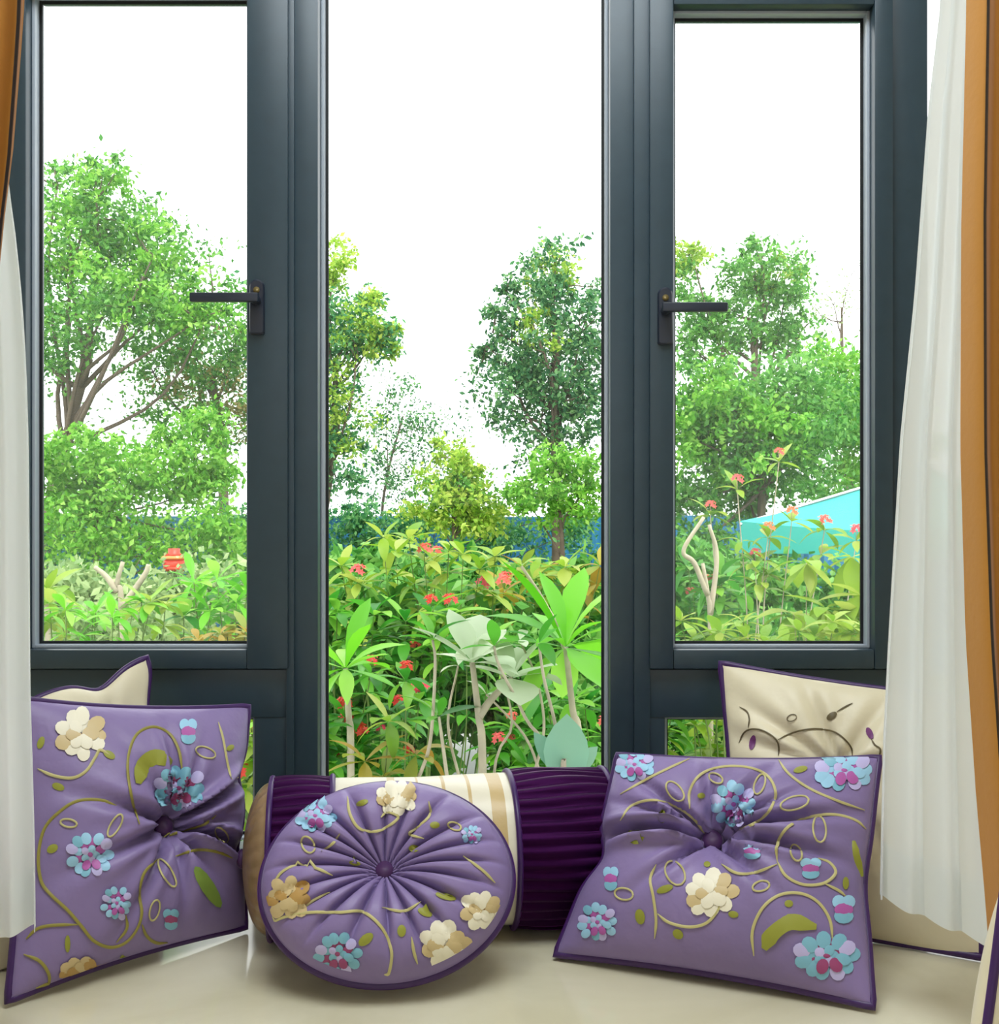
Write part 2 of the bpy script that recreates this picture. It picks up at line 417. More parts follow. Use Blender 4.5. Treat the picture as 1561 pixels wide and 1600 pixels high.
pane(w2, XP1, XQ0, ZB + .045, ZT - .05, WY + .062, 'glass'); beads(w2, XP1, XQ0, ZB + .045, ZT - .05, WY + .062)
for nm, a, c, lb in (('window_4', wx(16), wx(396), 'low fixed pane under the left casement'), ('window_5', wx(1040), wx(1394), 'low fixed pane under the right casement')):
    r = tag(empty(nm, ((a + c) / 2, WY, .05)), lb, 'window', kind='structure')
    pane(r, a, c, ZB + .06, ZTR0, WY + .05, 'glass'); beads(r, a, c, ZB + .06, ZTR0, WY + .05)
    if nm == 'window_4': member('stile', c, XP0, ZB + .045, ZTR1, FY0 + .004, FY1, r)
    else: member('stile', XQ1, a, ZB + .045, ZTR1, FY0 + .004, FY1, r)
for nm, a, c, lb in (('window_6', -1.38, XL0, 'outer pane hidden by the left curtains'), ('window_7', XR1, 1.38, 'outer pane half hidden by the right curtains')):
    r = tag(empty(nm, ((a + c) / 2, WY, .05)), lb, 'window', kind='structure')
    pane(r, a, c, ZB + .045, ZT - .05, WY + .06, 'glass'); beads(r, a, c, ZB + .045, ZT - .05, WY + .06)

def handle(parent, px, py0, py1, lpx, lpy, hw):
    x = wx(px); y = WY - .014
    h = empty('handle', (x, y, wz(lpy)), None); h.parent = parent; h.location = Vector((x, y, wz(lpy))) - Vector(parent.location)
    # rounded escutcheon
    b = MB(); z0, z1 = wz(py1), wz(py0); n = 10; ring = []
    for k in range(n + 1):
        a = math.pi * k / n; ring.append((x + hw * math.cos(a), z1 - hw + hw * math.sin(a)))
    ring += [(x - hw, z0 + .003), (x - hw + .003, z0), (x + hw - .003, z0), (x + hw, z0 + .003)]
    N = len(ring)
    def off(s, yy): 
        cx_, cz = x, (z0 + z1) / 2
        return [(cx_ + (a - cx_) * s, yy, cz + (c - cz) * (1 - (1 - s) * .4)) for a, c in ring]
    V = off(1, y) + off(1, y - .007) + off(.86, y - .010)
    fs = [(i, (i + 1) % N, N + (i + 1) % N, N + i) for i in range(N)] + [(N + i, N + (i + 1) % N, 2 * N + (i + 1) % N, 2 * N + i) for i in range(N)] + [tuple(range(2 * N, 3 * N))]
    b.add(V, fs); o = b.build('escutcheon', M['handle'], h); smooth_angle(o)
    b = MB(); b.lathe([(.0, 0), (.006, 0), (.006, .002), (.0, .003)], 0, 0, 14)
    b.v = [(x + a, y - .010 - c, z1 - hw * 1.5 + d) for a, d, c in b.v]; b.build('screw_cover', M['brass'], h, True)
    zc = wz(lpy); xe = wx(lpx); s = 1 if xe > x else -1
    b = MB(); b.tube([(x, y - .004, zc), (x, y - .020, zc), (x, y - .036, zc)], [.0095, .009, .009], 14); o = b.build('neck', M['handle'], h); smooth_angle(o)
    b = MB(); b.box(min(x - s * .010, xe), max(x - s * .010, xe), y - .046, y - .032, zc - .0085, zc + .0085, .003); o = b.build('lever', M['handle'], h); smooth_angle(o)
handle(w1, 405, 440, 525, 309, 473, .0135)
handle(w3, 1037, 452, 541, 1128, 488, .0135)

# ------------------------------------------------------------------ cushions
def n3(a):
    return a / (np.linalg.norm(a, axis=-1, keepdims=True) + 1e-12)

class Surf:
    """front surface of a cushion: pos(u,v), with inversion from a picture point for laying out the embroidery"""
    def __init__(self, pos, N=90, disc=None):
        self.pos = pos; self.disc = disc; self.nrm = None
        g = np.linspace(-.985, .985, N); U, V = np.meshgrid(g, g, indexing='ij')
        self.U = U.ravel(); self.V = V.ravel(); P = pos(self.U, self.V)
        self.S = self.proj(P)
    @staticmethod
    def proj(P):
        return np.stack([CX + F * P[..., 0] / P[..., 1], CY + F * (EYE - P[..., 2]) / P[..., 1]], -1)
    def inv(self, q):
        q = np.asarray(q, float).reshape(-1, 2)
        i = np.array([np.argmin(((self.S - p) ** 2).sum(1)) for p in q]); u = self.U[i].copy(); v = self.V[i].copy(); e = 2e-3
        for _ in range(2):
            s0 = self.proj(self.pos(u, v)); ju = (self.proj(self.pos(u + e, v)) - s0) / e; jv = (self.proj(self.pos(u, v + e)) - s0) / e
            det = ju[:, 0] * jv[:, 1] - ju[:, 1] * jv[:, 0]; ok = np.abs(det) > 100; det = np.where(ok, det, 1); r = q - s0
            du = (r[:, 0] * jv[:, 1] - r[:, 1] * jv[:, 0]) / det; dv = (ju[:, 0] * r[:, 1] - ju[:, 1] * r[:, 0]) / det
            u = np.clip(u + ok * np.clip(du, -.03, .03), -.985, .985); v = np.clip(v + ok * np.clip(dv, -.03, .03), -.985, .985)
        if self.disc:
            k = np.minimum(1, self.disc / np.maximum(np.hypot(u, v), 1e-6)); u, v = u * k, v * k
        return np.stack([u, v], 1)
    def pn(self, uv):
        u, v = uv[:, 0], uv[:, 1]; e = 4e-3
        p = self.pos(u, v); a = self.pos(u + e, v) - self.pos(u - e, v); b = self.pos(u, v + e) - self.pos(u, v - e)
        n = n3(np.cross(a, b)); s = np.sign((n * -p).sum(1) + (n * np.array([0, 0, EYE])).sum(1)); s[s == 0] = 1
        n = n * s[:, None]
        return p, (n if self.nrm is None else n3(n * .35 + self.nrm))

class Stitch:
    def __init__(self, surf, parent, conv): self.s = surf; self.par = parent; self.c = conv; self.lay = 0
    def px(self, pts): return np.array([self.c(*p) for p in pts])
    def ribbon(self, pts, wid, m='vine', name='embroidered_vine', off=.0016, taper=True, raw=False):
        q = catmull(self.px(pts) if not raw else pts, 5); p, n = self.s.pn(self.s.inv(q))
        # drop jumps across the tufted folds
        t = n3(np.gradient(p, axis=0)); sd = n3(np.cross(n, t)); k = len(p)
        w = np.full(k, wid / 2)
        if taper: w *= np.clip(np.minimum(np.arange(k) + 1.2, k - np.arange(k) + .2) / 4, .35, 1)
        V = np.concatenate([p + sd * w[:, None] + n * off, p + n * (off + .0012), p - sd * w[:, None] + n * off])
        Q = [(i, i + 1, k + i + 1, k + i) for i in range(k - 1)] + [(k + i, k + i + 1, 2 * k + i + 1, 2 * k + i) for i in range(k - 1)]
        return np_mesh(name, V, Q, M[m], self.par)
    def blob_geo(self, c, rx, ry, rot, off, sides=12):
        a = np.linspace(0, 2 * np.pi, sides, endpoint=False); ca, sa = math.cos(rot), math.sin(rot)
        ex, ey = rx * np.cos(a), ry * np.sin(a)
        q = np.stack([c[0] + ex * ca - ey * sa, c[1] + ex * sa + ey * ca], 1); q2 = np.array(c) + (q - np.array(c)) * .55
        p, n = self.s.pn(self.s.inv(np.concatenate([q, q2, [c]])))
        V = p + n * off; V[sides:] += n[sides:] * .0006
        Qs = [(i, (i + 1) % sides, sides + (i + 1) % sides, sides + i) for i in range(sides)] + [(sides + i, sides + (i + 1) % sides, 2 * sides) for i in range(sides)]
        return V, Qs
    def blobs(self, name, lst, label=None):
        """lst: (cx,cy,rx,ry,rot,material) in picture points, later ones on top"""
        b = MB(); mats = []
        for k, (x, y, rx, ry, rot, m) in enumerate(lst):
            if m not in mats: mats.append(m)
            V, Q = self.blob_geo((x, y), rx, ry, rot, .0014 + .00022 * (k % 14))
            b.add(V, Q, mats.index(m))
        o = b.build(name, [M[m] for m in mats], self.par, True)
        if label: o['label'] = label
        return o
    def blue_flower(self, x, y, r, sq=0.85, tone=0):
        k = abs(self.c(1, 0)[0] - self.c(0, 0)[0]); cx_, cy_ = self.c(x, y); r = r * k
        L = []
        c1, c2, c3 = ('blue', 'teal', 'magenta') if tone == 0 else ('teal', 'teal', 'crimson')
        R = random.Random(int(x * 7 + y))
        for i in range(11):
            a = 2 * math.pi * i / 11 + R.uniform(-.12, .12); rr = R.uniform(.70, .86)
            L.append((cx_ + rr * r * math.cos(a), cy_ + rr * r * sq * math.sin(a), .27 * r, .23 * r, a, (c1, c1, 'lilac', c2)[i % 4]))
        for i in range(8):
            a = 2 * math.pi * i / 8 + .3 + R.uniform(-.1, .1)
            L.append((cx_ + .52 * r * math.cos(a), cy_ + .52 * r * sq * math.sin(a), .24 * r, .19 * r, a, c3 if i % 4 else c1))
        for i in range(5):
            a = 2 * math.pi * i / 5
            L.append((cx_ + .25 * r * math.cos(a), cy_ + .25 * r * sq * math.sin(a), .18 * r, .16 * r, a, (c1, 'lilac')[i % 2]))
        L.append((cx_, cy_, .11 * r, .11 * r * sq, 0, c3))
        return self.blobs('embroidered_flower', L, 'pale blue and magenta embroidered flower')
    def cream_flower(self, x, y, r, tone=0, sq=.85):
        k = abs(self.c(1, 0)[0] - self.c(0, 0)[0]); cx_, cy_ = self.c(x, y); r = r * k
        c1, c2, c3 = (('petal_white', 'petal_tan', 'petal_gold') if tone == 0 else ('petal_tan', 'petal_gold', 'petal_gold'))
        L = []; R = random.Random(int(x * 5 + y))
        for i in range(9):
            a = 2 * math.pi * i / 9 + R.uniform(-.2, .2); rr = R.uniform(.52, .76); s_ = R.uniform(.32, .42)
            L.append((cx_ + rr * r * math.cos(a), cy_ + rr * r * sq * math.sin(a), s_ * r, s_ * .8 * r, a, c1 if (i % 4) else c2))
        for i in range(6):
            a = 2 * math.pi * i / 6 + R.uniform(-.3, .3); s_ = R.uniform(.26, .34)
            L.append((cx_ + .34 * r * math.cos(a), cy_ + .34 * r * sq * math.sin(a), s_ * r, s_ * .8 * r, a, c1 if i % 3 else c2))
        L.append((cx_ - .1 * r, cy_ + .25 * r * sq, .2 * r, .15 * r, .4, c2)); L.append((cx_ + .05 * r, cy_ + .1 * r, .10 * r, .18 * r, .4, c3))
        return self.blobs('embroidered_flower', L, 'ivory embroidered flower')
    def bud(self, x, y, rx, ry, tone=0):
        k = abs(self.c(1, 0)[0] - self.c(0, 0)[0]); cx_, cy_ = self.c(x, y); rx *= k; ry *= k
        b, m = ('blue', 'magenta') if tone == 0 else ('teal', 'crimson')
        self.blobs('embroidered_bud', [(cx_ - .4 * rx, cy_ - .5 * ry, .55 * rx, .45 * ry, 0, b), (cx_ + .4 * rx, cy_ - .5 * ry, .55 * rx, .45 * ry, 0, b),
                   (cx_, cy_ + .45 * ry, .8 * rx, .5 * ry, 0, 'teal'), (cx_, cy_ + .02 * ry, .78 * rx, .42 * ry, 0, m)], 'small blue and pink embroidered bud')
    def leaf(self, x, y, rx, ry, deg=0, m='leafthread'):
        k = abs(self.c(1, 0)[0] - self.c(0, 0)[0]); cx_, cy_ = self.c(x, y)
        self.blobs('embroidered_leaf', [(cx_, cy_, rx * k, ry * k, math.radians(deg), m)])
    def loop(self, x, y, rx, ry, deg=0, m='vine', wid=.0028):
        a = np.linspace(0, 2 * np.pi, 11); r = math.radians(deg)
        pts = [(x + rx * math.cos(t) * math.cos(r) - ry * math.sin(t) * math.sin(r), y + rx * math.cos(t) * math.sin(r) + ry * math.sin(t) * math.cos(r)) for t in a]
        self.ribbon(pts, wid, m, 'embroidered_leaf_outline', taper=False)

def wrinkle(u, v, seed, amp, fr=3.0):
    r = np.random.default_rng(seed); o = 0
    for k in range(7):
        a = r.uniform(0, 6.28); f = fr * r.uniform(.6, 2.2); ph = r.uniform(0, 6.28)
        o = o + np.sin(f * (u * math.cos(a) + v * math.sin(a)) + ph + .8 * np.sin(f * .7 * (v * math.cos(a) - u * math.sin(a)))) / (1 + k * .35)
    return amp * o / 3

def square_surface(C, T, Tb, bow, tuft, creases, seed, wr, pinch=(), vpinch=()):
    TL, TR, BR, BL = [np.array(c, float) for c in C]
    nrm = np.cross(TR - BL, TL - BR); nrm /= np.linalg.norm(nrm)
    if nrm @ (np.array([0, 0, EYE]) - (TL + BR) / 2) < 0: nrm = -nrm
    cu, cv, tr_, td = tuft
    def patch(u, v):
        uu = u * (1 - bow * (1 - v * v)); vv = v * (1 - bow * (1 - u * u))
        for sd, v0, dep, w in pinch:
            uu = uu - sd * dep * np.exp(-((v - v0) / w) ** 2) * np.clip(sd * u, 0, 1) ** 3
        for u0, dep, w in vpinch:
            vv = vv - dep * np.exp(-((u - u0) / w) ** 2) * np.clip(v, 0, 1) ** 2
        s = (uu + 1) / 2; t = (vv + 1) / 2
        return (BL[None] * ((1 - s) * (1 - t))[:, None] + BR[None] * (s * (1 - t))[:, None] + TR[None] * (s * t)[:, None] + TL[None] * ((1 - s) * t)[:, None])
    def env(u, v): return np.clip((1 - u * u) * (1 - v * v), 0, 1)
    def front(u, v):
        u = np.asarray(u, float); v = np.asarray(v, float)
        e = env(u, v); h = T * (.55 * e ** .38 + .45 * e)
        r = np.hypot(u - cu, v - cv); th = np.arctan2(v - cv, u - cu)
        f = 1 - td * np.exp(-(r / tr_) ** 1.15)
        for a, dep, w, r1 in creases:
            d = (th - math.radians(a) + np.pi) % (2 * np.pi) - np.pi
            x = r * np.sin(np.clip(d, -1.5, 1.5)); ok = (np.abs(d) < 1.4)
            f = f - ok * dep * np.exp(-(x / (w * (.4 + r))) ** 2) * np.exp(-(r / r1) ** 2) * np.clip(r / .06, 0, 1)
            f = f + ok * dep * .45 * np.exp(-((np.abs(x) - 2.1 * w * (.4 + r)) / (1.2 * w * (.4 + r))) ** 2) * np.exp(-(r / r1) ** 2) * np.clip(r / .2, 0, 1)
        h = h * np.clip(f, .05, 1.5) + wrinkle(u, v, seed, wr) * e ** .5
        p = patch(u, v) + nrm[None] * h[:, None]
        p[:, 2] = np.maximum(p[:, 2], .004); return p
    def back(u, v):
        p = patch(u, v) - nrm[None] * (Tb * env(u, v) ** .5)[:, None]; p[:, 2] = np.maximum(p[:, 2], .003); return p
    return front, back, nrm

def square_cushion(name, label, C, T=.062, Tb=.05, bow=.035, tuft=(0, 0, .26, .82), creases=(), seed=1, wr=.002, cloth='purple', pipe='piping', pr=.0062, group=None, button=True, pinch=(), vpinch=()):
    base = np.array([(C[2][0] + C[3][0]) / 2, (C[2][1] + C[3][1]) / 2, 0.0])
    root = tag(empty(name, base), label, 'cushion', group)
    front, back, nrm = square_surface(C, T, Tb, bow, tuft, creases, seed, wr, pinch, vpinch)
    N = 84; g = np.sin(np.linspace(-np.pi / 2, np.pi / 2, N)); g = .75 * g + .25 * np.linspace(-1, 1, N)
    U, V = np.meshgrid(g, g, indexing='ij'); u, v = U.ravel(), V.ravel()
    Pf, Pb = front(u, v), back(u, v)
    idx = np.arange(N * N).reshape(N, N)
    q = np.stack([idx[:-1, :-1], idx[1:, :-1], idx[1:, 1:], idx[:-1, 1:]], -1).reshape(-1, 4)
    np_mesh('cover_front', Pf, q, M[cloth], root); np_mesh('cover_back', Pb, q[:, ::-1], M[cloth], root)
    k = np.linspace(-1, 1, 40)[:-1]; o = np.ones_like(k)
    per = front(np.concatenate([k, o, -k, -o]), np.concatenate([-o, k, o, -k]))
    rr = np.full(len(per), pr); per[:, 2] = np.maximum(per[:, 2], pr + .001)
    b = MB(); b.tube([tuple(p) for p in per], list(rr), 8, closed=True); b.build('piping', M[pipe], root, True)
    s = Surf(front); s.nrm = nrm
    if button:
        p, n = s.pn(np.array([[tuft[0], tuft[1]]])); n = -nrm if nrm @ np.array([0, 1, 0]) > 0 else nrm
        bt = MB(); bt.lathe([(.0, .004), (.013, .004), (.0165, .009), (.015, .015), (.009, .0185), (.0, .0195)], 0, 0, 18)
        R = Vector(nrm).to_track_quat('Z', 'Y').to_matrix(); pp = Vector(p[0])
        bt.v = [tuple(pp + R @ Vector(q_)) for q_ in bt.v]; o_ = bt.build('button', M['button'], root, True); o_['label'] = 'dark purple covered button'
    return root, s

# --- right purple cushion
C = [at(965, 1180, 1.87), at(1374, 1184, 1.80), at(1364, 1573, 1.563), at(868, 1491, 1.748)]
cr_r = [(182, .85, .045, 1.5), (100, .30, .04, .8), (62, .30, .05, .7), (14, .45, .04, .9), (-10, .42, .04, .9), (142, .35, .04, .8), (-45, .25, .05, .6), (-125, .25, .05, .6), (160, .25, .03, .8), (35, .2, .03, .6)]
cr_l = [(22, .9, .04, 1.4), (-20, .9, .04, 1.4), (-5, .2, .04, .8), (160, .3, .05, .8), (195, .3, .05, .8), (95, .3, .05, .9), (70, .2, .05, .7), (-80, .28, .05, .8), (-120, .28, .05, .8), (125, .2, .05, .6), (-50, .22, .05, .7)]
root, s = square_cushion('tufted_cushion', 'purple embroidered square cushion leaning in front of the cream cushion, beside the right curtain', C, creases=cr_r, tuft=(-.12, .16, .34, .9), seed=3, T=.10, Tb=.10, wr=.006, bow=.05, pinch=((-1, -.05, .09, .22), (1, -.1, .03, .3)), group='purple square cushions')
def cz(x0, y0, k): return lambda x, y: (x0 + x / k, y0 + y / k)
S = Stitch(s, root, cz(850, 1000, 2.1955))
W = .0042
for pts in ([(262, 530), (350, 480), (430, 440), (500, 408)], [(262, 620), (300, 570), (370, 550), (450, 570), (520, 620), (565, 690)],
            [(500, 580), (500, 520), (540, 460), (620, 435), (710, 440), (770, 470), (795, 530), (770, 590), (720, 630), (670, 650)],
            [(805, 412), (840, 460), (910, 510), (1000, 550), (1100, 585)], [(800, 760), (800, 700), (840, 640), (920, 605), (1000, 600), (1070, 620), (1105, 650)],
            [(800, 760), (830, 810), (890, 840), (960, 835), (1000, 800), (980, 765), (940, 750)], [(960, 835), (1010, 860), (1035, 880)],
            [(380, 1025), (385, 960), (375, 880), (365, 820), (385, 770)], [(390, 940), (430, 970), (500, 985), (560, 970), (600, 920), (600, 890)],
            [(720, 1085), (715, 1000), (750, 920), (810, 875), (880, 870), (940, 900), (980, 960), (990, 1030)], [(610, 770), (660, 800), (720, 800), (800, 770)]):
    S.ribbon(pts, W)
for a in ((590, 475, 25, 15, 30), (740, 495, 36, 17, -70), (860, 560, 50, 22, -15), (450, 520, 40, 22, 50), (450, 800, 45, 30, 60), (275, 872, 32, 20, 10), (945, 650, 45, 22, 85), (745, 845, 30, 17, -15), (865, 730, 30, 18, 70)):
    S.loop(*a)
for a in ((405, 605, 14, 24, 0), (315, 672, 30, 30, 40), (415, 855, 30, 13, -20), (650, 942, 18, 12, 10), (330, 950, 17, 27, -10), (460, 1010, 20, 16, 40), (1035, 835, 11, 22, 0), (840, 905, 15, 13, 0), (540, 535, 13, 10, 0), (880, 445, 25, 11, -15), (560, 770, 12, 10, 0)):
    S.leaf(*a)
S.ribbon([(755, 1062), (785, 1005), (845, 968), (935, 985)], .022, 'leafthread', 'embroidered_leaf'); S.ribbon([(1062, 690), (1068, 740), (1092, 815)], .013, 'leafthread', 'embroidered_leaf')
S.blue_flower(650, 565, 78, .95); S.blue_flower(1030, 450, 98, .6); S.blue_flower(312, 430, 66, .8); S.blue_flower(185, 970, 66, .95, 0); S.blue_flower(970, 1085, 112, .65, 1)
S.cream_flower(575, 870, 92, 0, .85); S.bud(1028, 925, 42, 52); S.bud(915, 785, 38, 38); S.bud(715, 725, 36, 30); S.bud(230, 820, 28, 44)

# --- left purple cushion
C = [at(28, 1092, 1.72), at(388, 1104, 1.98), at(383, 1449, 1.862), at(12, 1564, 1.581)]
root, s = square_cushion('tufted_cushion', 'purple embroidered square cushion standing behind the left white curtain', C, creases=cr_l, tuft=(.18, -.02, .26, .9), seed=5, T=.085, wr=.006, Tb=.055, bow=.05, pinch=((1, .35, .06, .16), (1, -.3, .06, .16)), group='purple square cushions')
S = Stitch(s, root, cz(0, 1020, 2.76)); W = .0045
for pts in ([(600, 740), (570, 640), (550, 520), (555, 430), (590, 350), (660, 320), (730, 350), (770, 420), (785, 510)], [(160, 500), (230, 530), (310, 540), (370, 510), (410, 450), (430, 420), (470, 440)],
            [(500, 660), (430, 635), (330, 640), (250, 690), (190, 760), (165, 870), (175, 980), (215, 1040), (290, 1110), (350, 1180), (400, 1240), (470, 1270), (540, 1250), (590, 1190), (610, 1120), (600, 1040), (620, 950), (680, 890)],
            [(110, 1235), (160, 1190), (230, 1175), (340, 1172)], [(100, 1300), (170, 1330), (210, 1390), (200, 1440), (150, 1450)], [(540, 1130), (545, 1190), (500, 1250)], [(610, 1170), (630, 1220), (670, 1250), (720, 1250)],
            [(940, 300), (960, 370), (980, 480), (1000, 560)], [(750, 880), (850, 850), (940, 860), (1000, 885)], [(700, 800), (780, 770), (880, 740), (930, 700)]):
    S.ribbon(pts, W, 'vine' if pts[0][1] < 600 else 'vine_dark')
for a in ((885, 430, 45, 22, 20), (495, 745, 55, 20, -60), (720, 950, 68, 22, 60), (665, 1110, 46, 20, -75), (955, 785, 38, 20, 50), (295, 735, 36, 17, 10)):
    S.loop(*a)
for a in ((175, 388, 15, 28, 20), (470, 440, 28, 16, 30), (250, 578, 28, 16, 20), (225, 845, 26, 18, -30), (290, 1255, 12, 38, 0), (992, 410, 18, 12, -30), (520, 1330, 12, 30, 20)):
    S.leaf(*a)
S.leaf(895, 1010, 105, 30, 58, 'leafbright')
S.ribbon([(595, 565), (615, 490), (670, 450), (740, 475)], .024, 'leafthread', 'embroidered_leaf')
S.cream_flower(350, 350, 112, 0, 1.0); S.blue_flower(770, 585, 112, .8, 1); S.blue_flower(385, 870, 100, .95); S.blue_flower(500, 1080, 66, 1.1); S.bud(810, 340, 40, 58); S.bud(735, 1150, 36, 48, 1)
S.cream_flower(345, 1375, 95, 1, .55)

# --- cream cushions behind
cr_c = [(200, .3, .06, 1.2), (150, .3, .06, 1.0), (110, .3, .06, 1.0), (60, .25, .06, .9), (20, .25, .05, .9), (170, .25, .05, 1.2), (-60, .2, .06, .8), (-110, .2, .06, .8)]
C = [at(1126, 1036, 2.05), at(1530, 1092, 1.90), at(1535, 1503, 1.74), at(1150, 1440, 1.92)]
root, s = square_cushion('tufted_cushion', 'cream satin cushion with fine brown vines, half hidden by the right white curtain', C, creases=cr_c, tuft=(-.05, .25, .35, .6), seed=8, wr=.010, T=.06, Tb=.04, cloth='cream', group='cream cushions behind the purple ones')
S = Stitch(s, root, cz(1100, 1020, 5.203))
for pts in ([(285, 735), (320, 660), (370, 625), (450, 625), (530, 660), (590, 710), (610, 770), (605, 840)], [(600, 710), (700, 660), (800, 630), (920, 620), (1050, 640), (1140, 700), (1200, 780), (1210, 860)], [(290, 440), (350, 480), (370, 540), (360, 610)], [(1410, 880), (1435, 790), (1390, 750), (1360, 700)], [(1080, 480), (1150, 440), (1210, 410)]):
    S.ribbon(pts, .0028, 'brownthread')
S.leaf(395, 730, 26, 62, 12, 'plumthread'); S.leaf(1348, 655, 26, 52, -25, 'plumthread'); S.leaf(1040, 515, 48, 28, -35, 'brownthread'); S.loop(715, 530, 40, 26, -20, 'brownthread', .0016)
C = [at(-70, 1150, 1.80), at(222, 1030, 2.05), at(258, 1440, 1.94), at(-60, 1545, 1.66)]
root, s = square_cushion('tufted_cushion', 'cream satin cushion with purple piping peeking out above the left purple cushion', C, creases=cr_c, tuft=(.1, .1, .35, .5), seed=9, wr=.016, bow=.02, T=.06, vpinch=((.48, .10, .22), (-.1, -.05, .4)), pinch=((1, .9, -.07, .2),), Tb=.035, cloth='cream', group='cream cushions behind the purple ones')
C = [at(1572, 1368, 1.16), at(1700, 1372, 1.26), at(1680, 1770, 1.24), at(1500, 1890, 1.10)]
root, s = square_cushion('tufted_cushion', 'pale cushion edge with purple piping below the right gold curtain', C, tuft=(0, 0, .3, .3), seed=12, wr=.003, T=.03, Tb=.045, cloth='cream', button=False, pr=.005)

# --- bolster
def bolster():
    A = np.array(at(425, 0, 1.855)); A[2] = .1235; B = np.array(at(944, 0, 1.93)); B[2] = .1235
    ax = B - A; L = np.linalg.norm(ax); ax /= L; side = np.cross(ax, [0, 0, 1.0]); side /= np.linalg.norm(side); up = np.array([0, 0, 1.0])
    base = (A + B) / 2; base[2] = 0
    root = tag(empty('bolster_cushion', base), 'long bolster with plum velvet bands, striped cream middle and bronze satin ends', 'cushion')
    R = .122
    def surf(name, xs, rad, m, sides=160, caps=False, uv=False):
        th = np.linspace(0, 2 * np.pi, sides, endpoint=False); X, T_ = np.meshgrid(xs, th, indexing='ij')
        r = rad(X, T_)
        P = A + X[..., None] * ax + r[..., None] * (np.cos(T_)[..., None] * side + np.sin(T_)[..., None] * up)
        P[..., 2] = np.maximum(P[..., 2], .003)
        n = len(xs); i = np.arange(n * sides).reshape(n, sides); j = np.roll(i, -1, 1)
        q = np.stack([i[:-1], i[1:], j[1:], j[:-1]], -1).reshape(-1, 4)
        U = np.stack([((X - xs[0]) / (xs[-1] - xs[0])).ravel(), (T_ / 6.2832).ravel()], 1)
        return np_mesh(name, P.reshape(-1, 3), q, m, root, uv=U)
    x1 = .19 * L * .93; x2 = L * .705
    def pleat(X, T_):
        a = 19 * T_ + .5 * np.sin(3 * T_) + .35 * np.sin(18 * X + T_)
        return R + .004 - .0115 * (1 - np.abs(np.sin(a))) ** 1.6 + .002 * np.sin(30 * X + 5 * T_)
    def plump(x0, xe): 
        return lambda X, T_: pleat(X, T_) + .004 * np.clip(1 - ((X - (x0 + xe) / 2) / ((xe - x0) / 2)) ** 2, 0, 1)
    a = surf('velvet_band', np.linspace(0.0, x1, 26), plump(0, x1), M['velvet']); b = surf('velvet_band', np.linspace(x2, L, 26), plump(x2, L), M['velvet'])
    for o in (a, b): o['label'] = 'pleated plum velvet band'
    sm = striped_cloth('cream_gold_stripe', rgb(236, 228, 204), rgb(206, 178, 122), [(.30, .34), (.46, .47), (.60, .62), (.74, .76), (.86, .94)], .35)
    surf('striped_middle', np.linspace(x1, x2, 20), lambda X, T_: R - .001 + 0 * X + .0015 * np.sin(7 * T_ + 20 * X), sm)['label'] = 'cream satin middle with gold stripes'
    def cap(x0, sgn, D):
        xs = np.linspace(0, 1, 16)
        def rad(X, T_): 
            t = np.clip((X - x0) * sgn / D, 0, 1); return np.maximum(R * np.sqrt(1 - t ** 2.2) - .003, .002) * (1 - .035 * (1 - np.abs(np.sin(14 * T_ + 2 * t))) * np.minimum(1, 3 * t))
        x_ = x0 + sgn * D * np.sin(xs * np.pi / 2)
        return surf('end_cap', x_, rad, M['satin_brown'])
    cap(0, -1, .046)['label'] = 'gathered bronze satin end'; cap(L, 1, .026)['label'] = 'gathered bronze satin end'
    for x in (0.0, x1, x2, L):
        bb = MB(); th = np.linspace(0, 2 * np.pi, 64, endpoint=False)
        P = [A + ax * x + (R + .003) * (math.cos(t) * side + math.sin(t) * up) for t in th]
        for p in P: p[2] = max(p[2], .008)
        bb.tube([tuple(p) for p in P], .0048, 8, closed=True); bb.build('piping', M['piping'], root, True)
    for x, sgn, D in ((0, -1, .046), (L, 1, .026)):
        bt = MB(); bt.lathe([(.0, 0), (.014, 0), (.016, .006), (.010, .012), (0, .013)], 0, 0, 16)
        q = Vector(ax * sgn).to_track_quat('Z', 'Y').to_matrix(); c = Vector(A + ax * (x + sgn * (D - .003)))
        bt.v = [tuple(c + q @ Vector(v)) for v in bt.v]; bt.build('button', M['button'], root, True)
bolster()

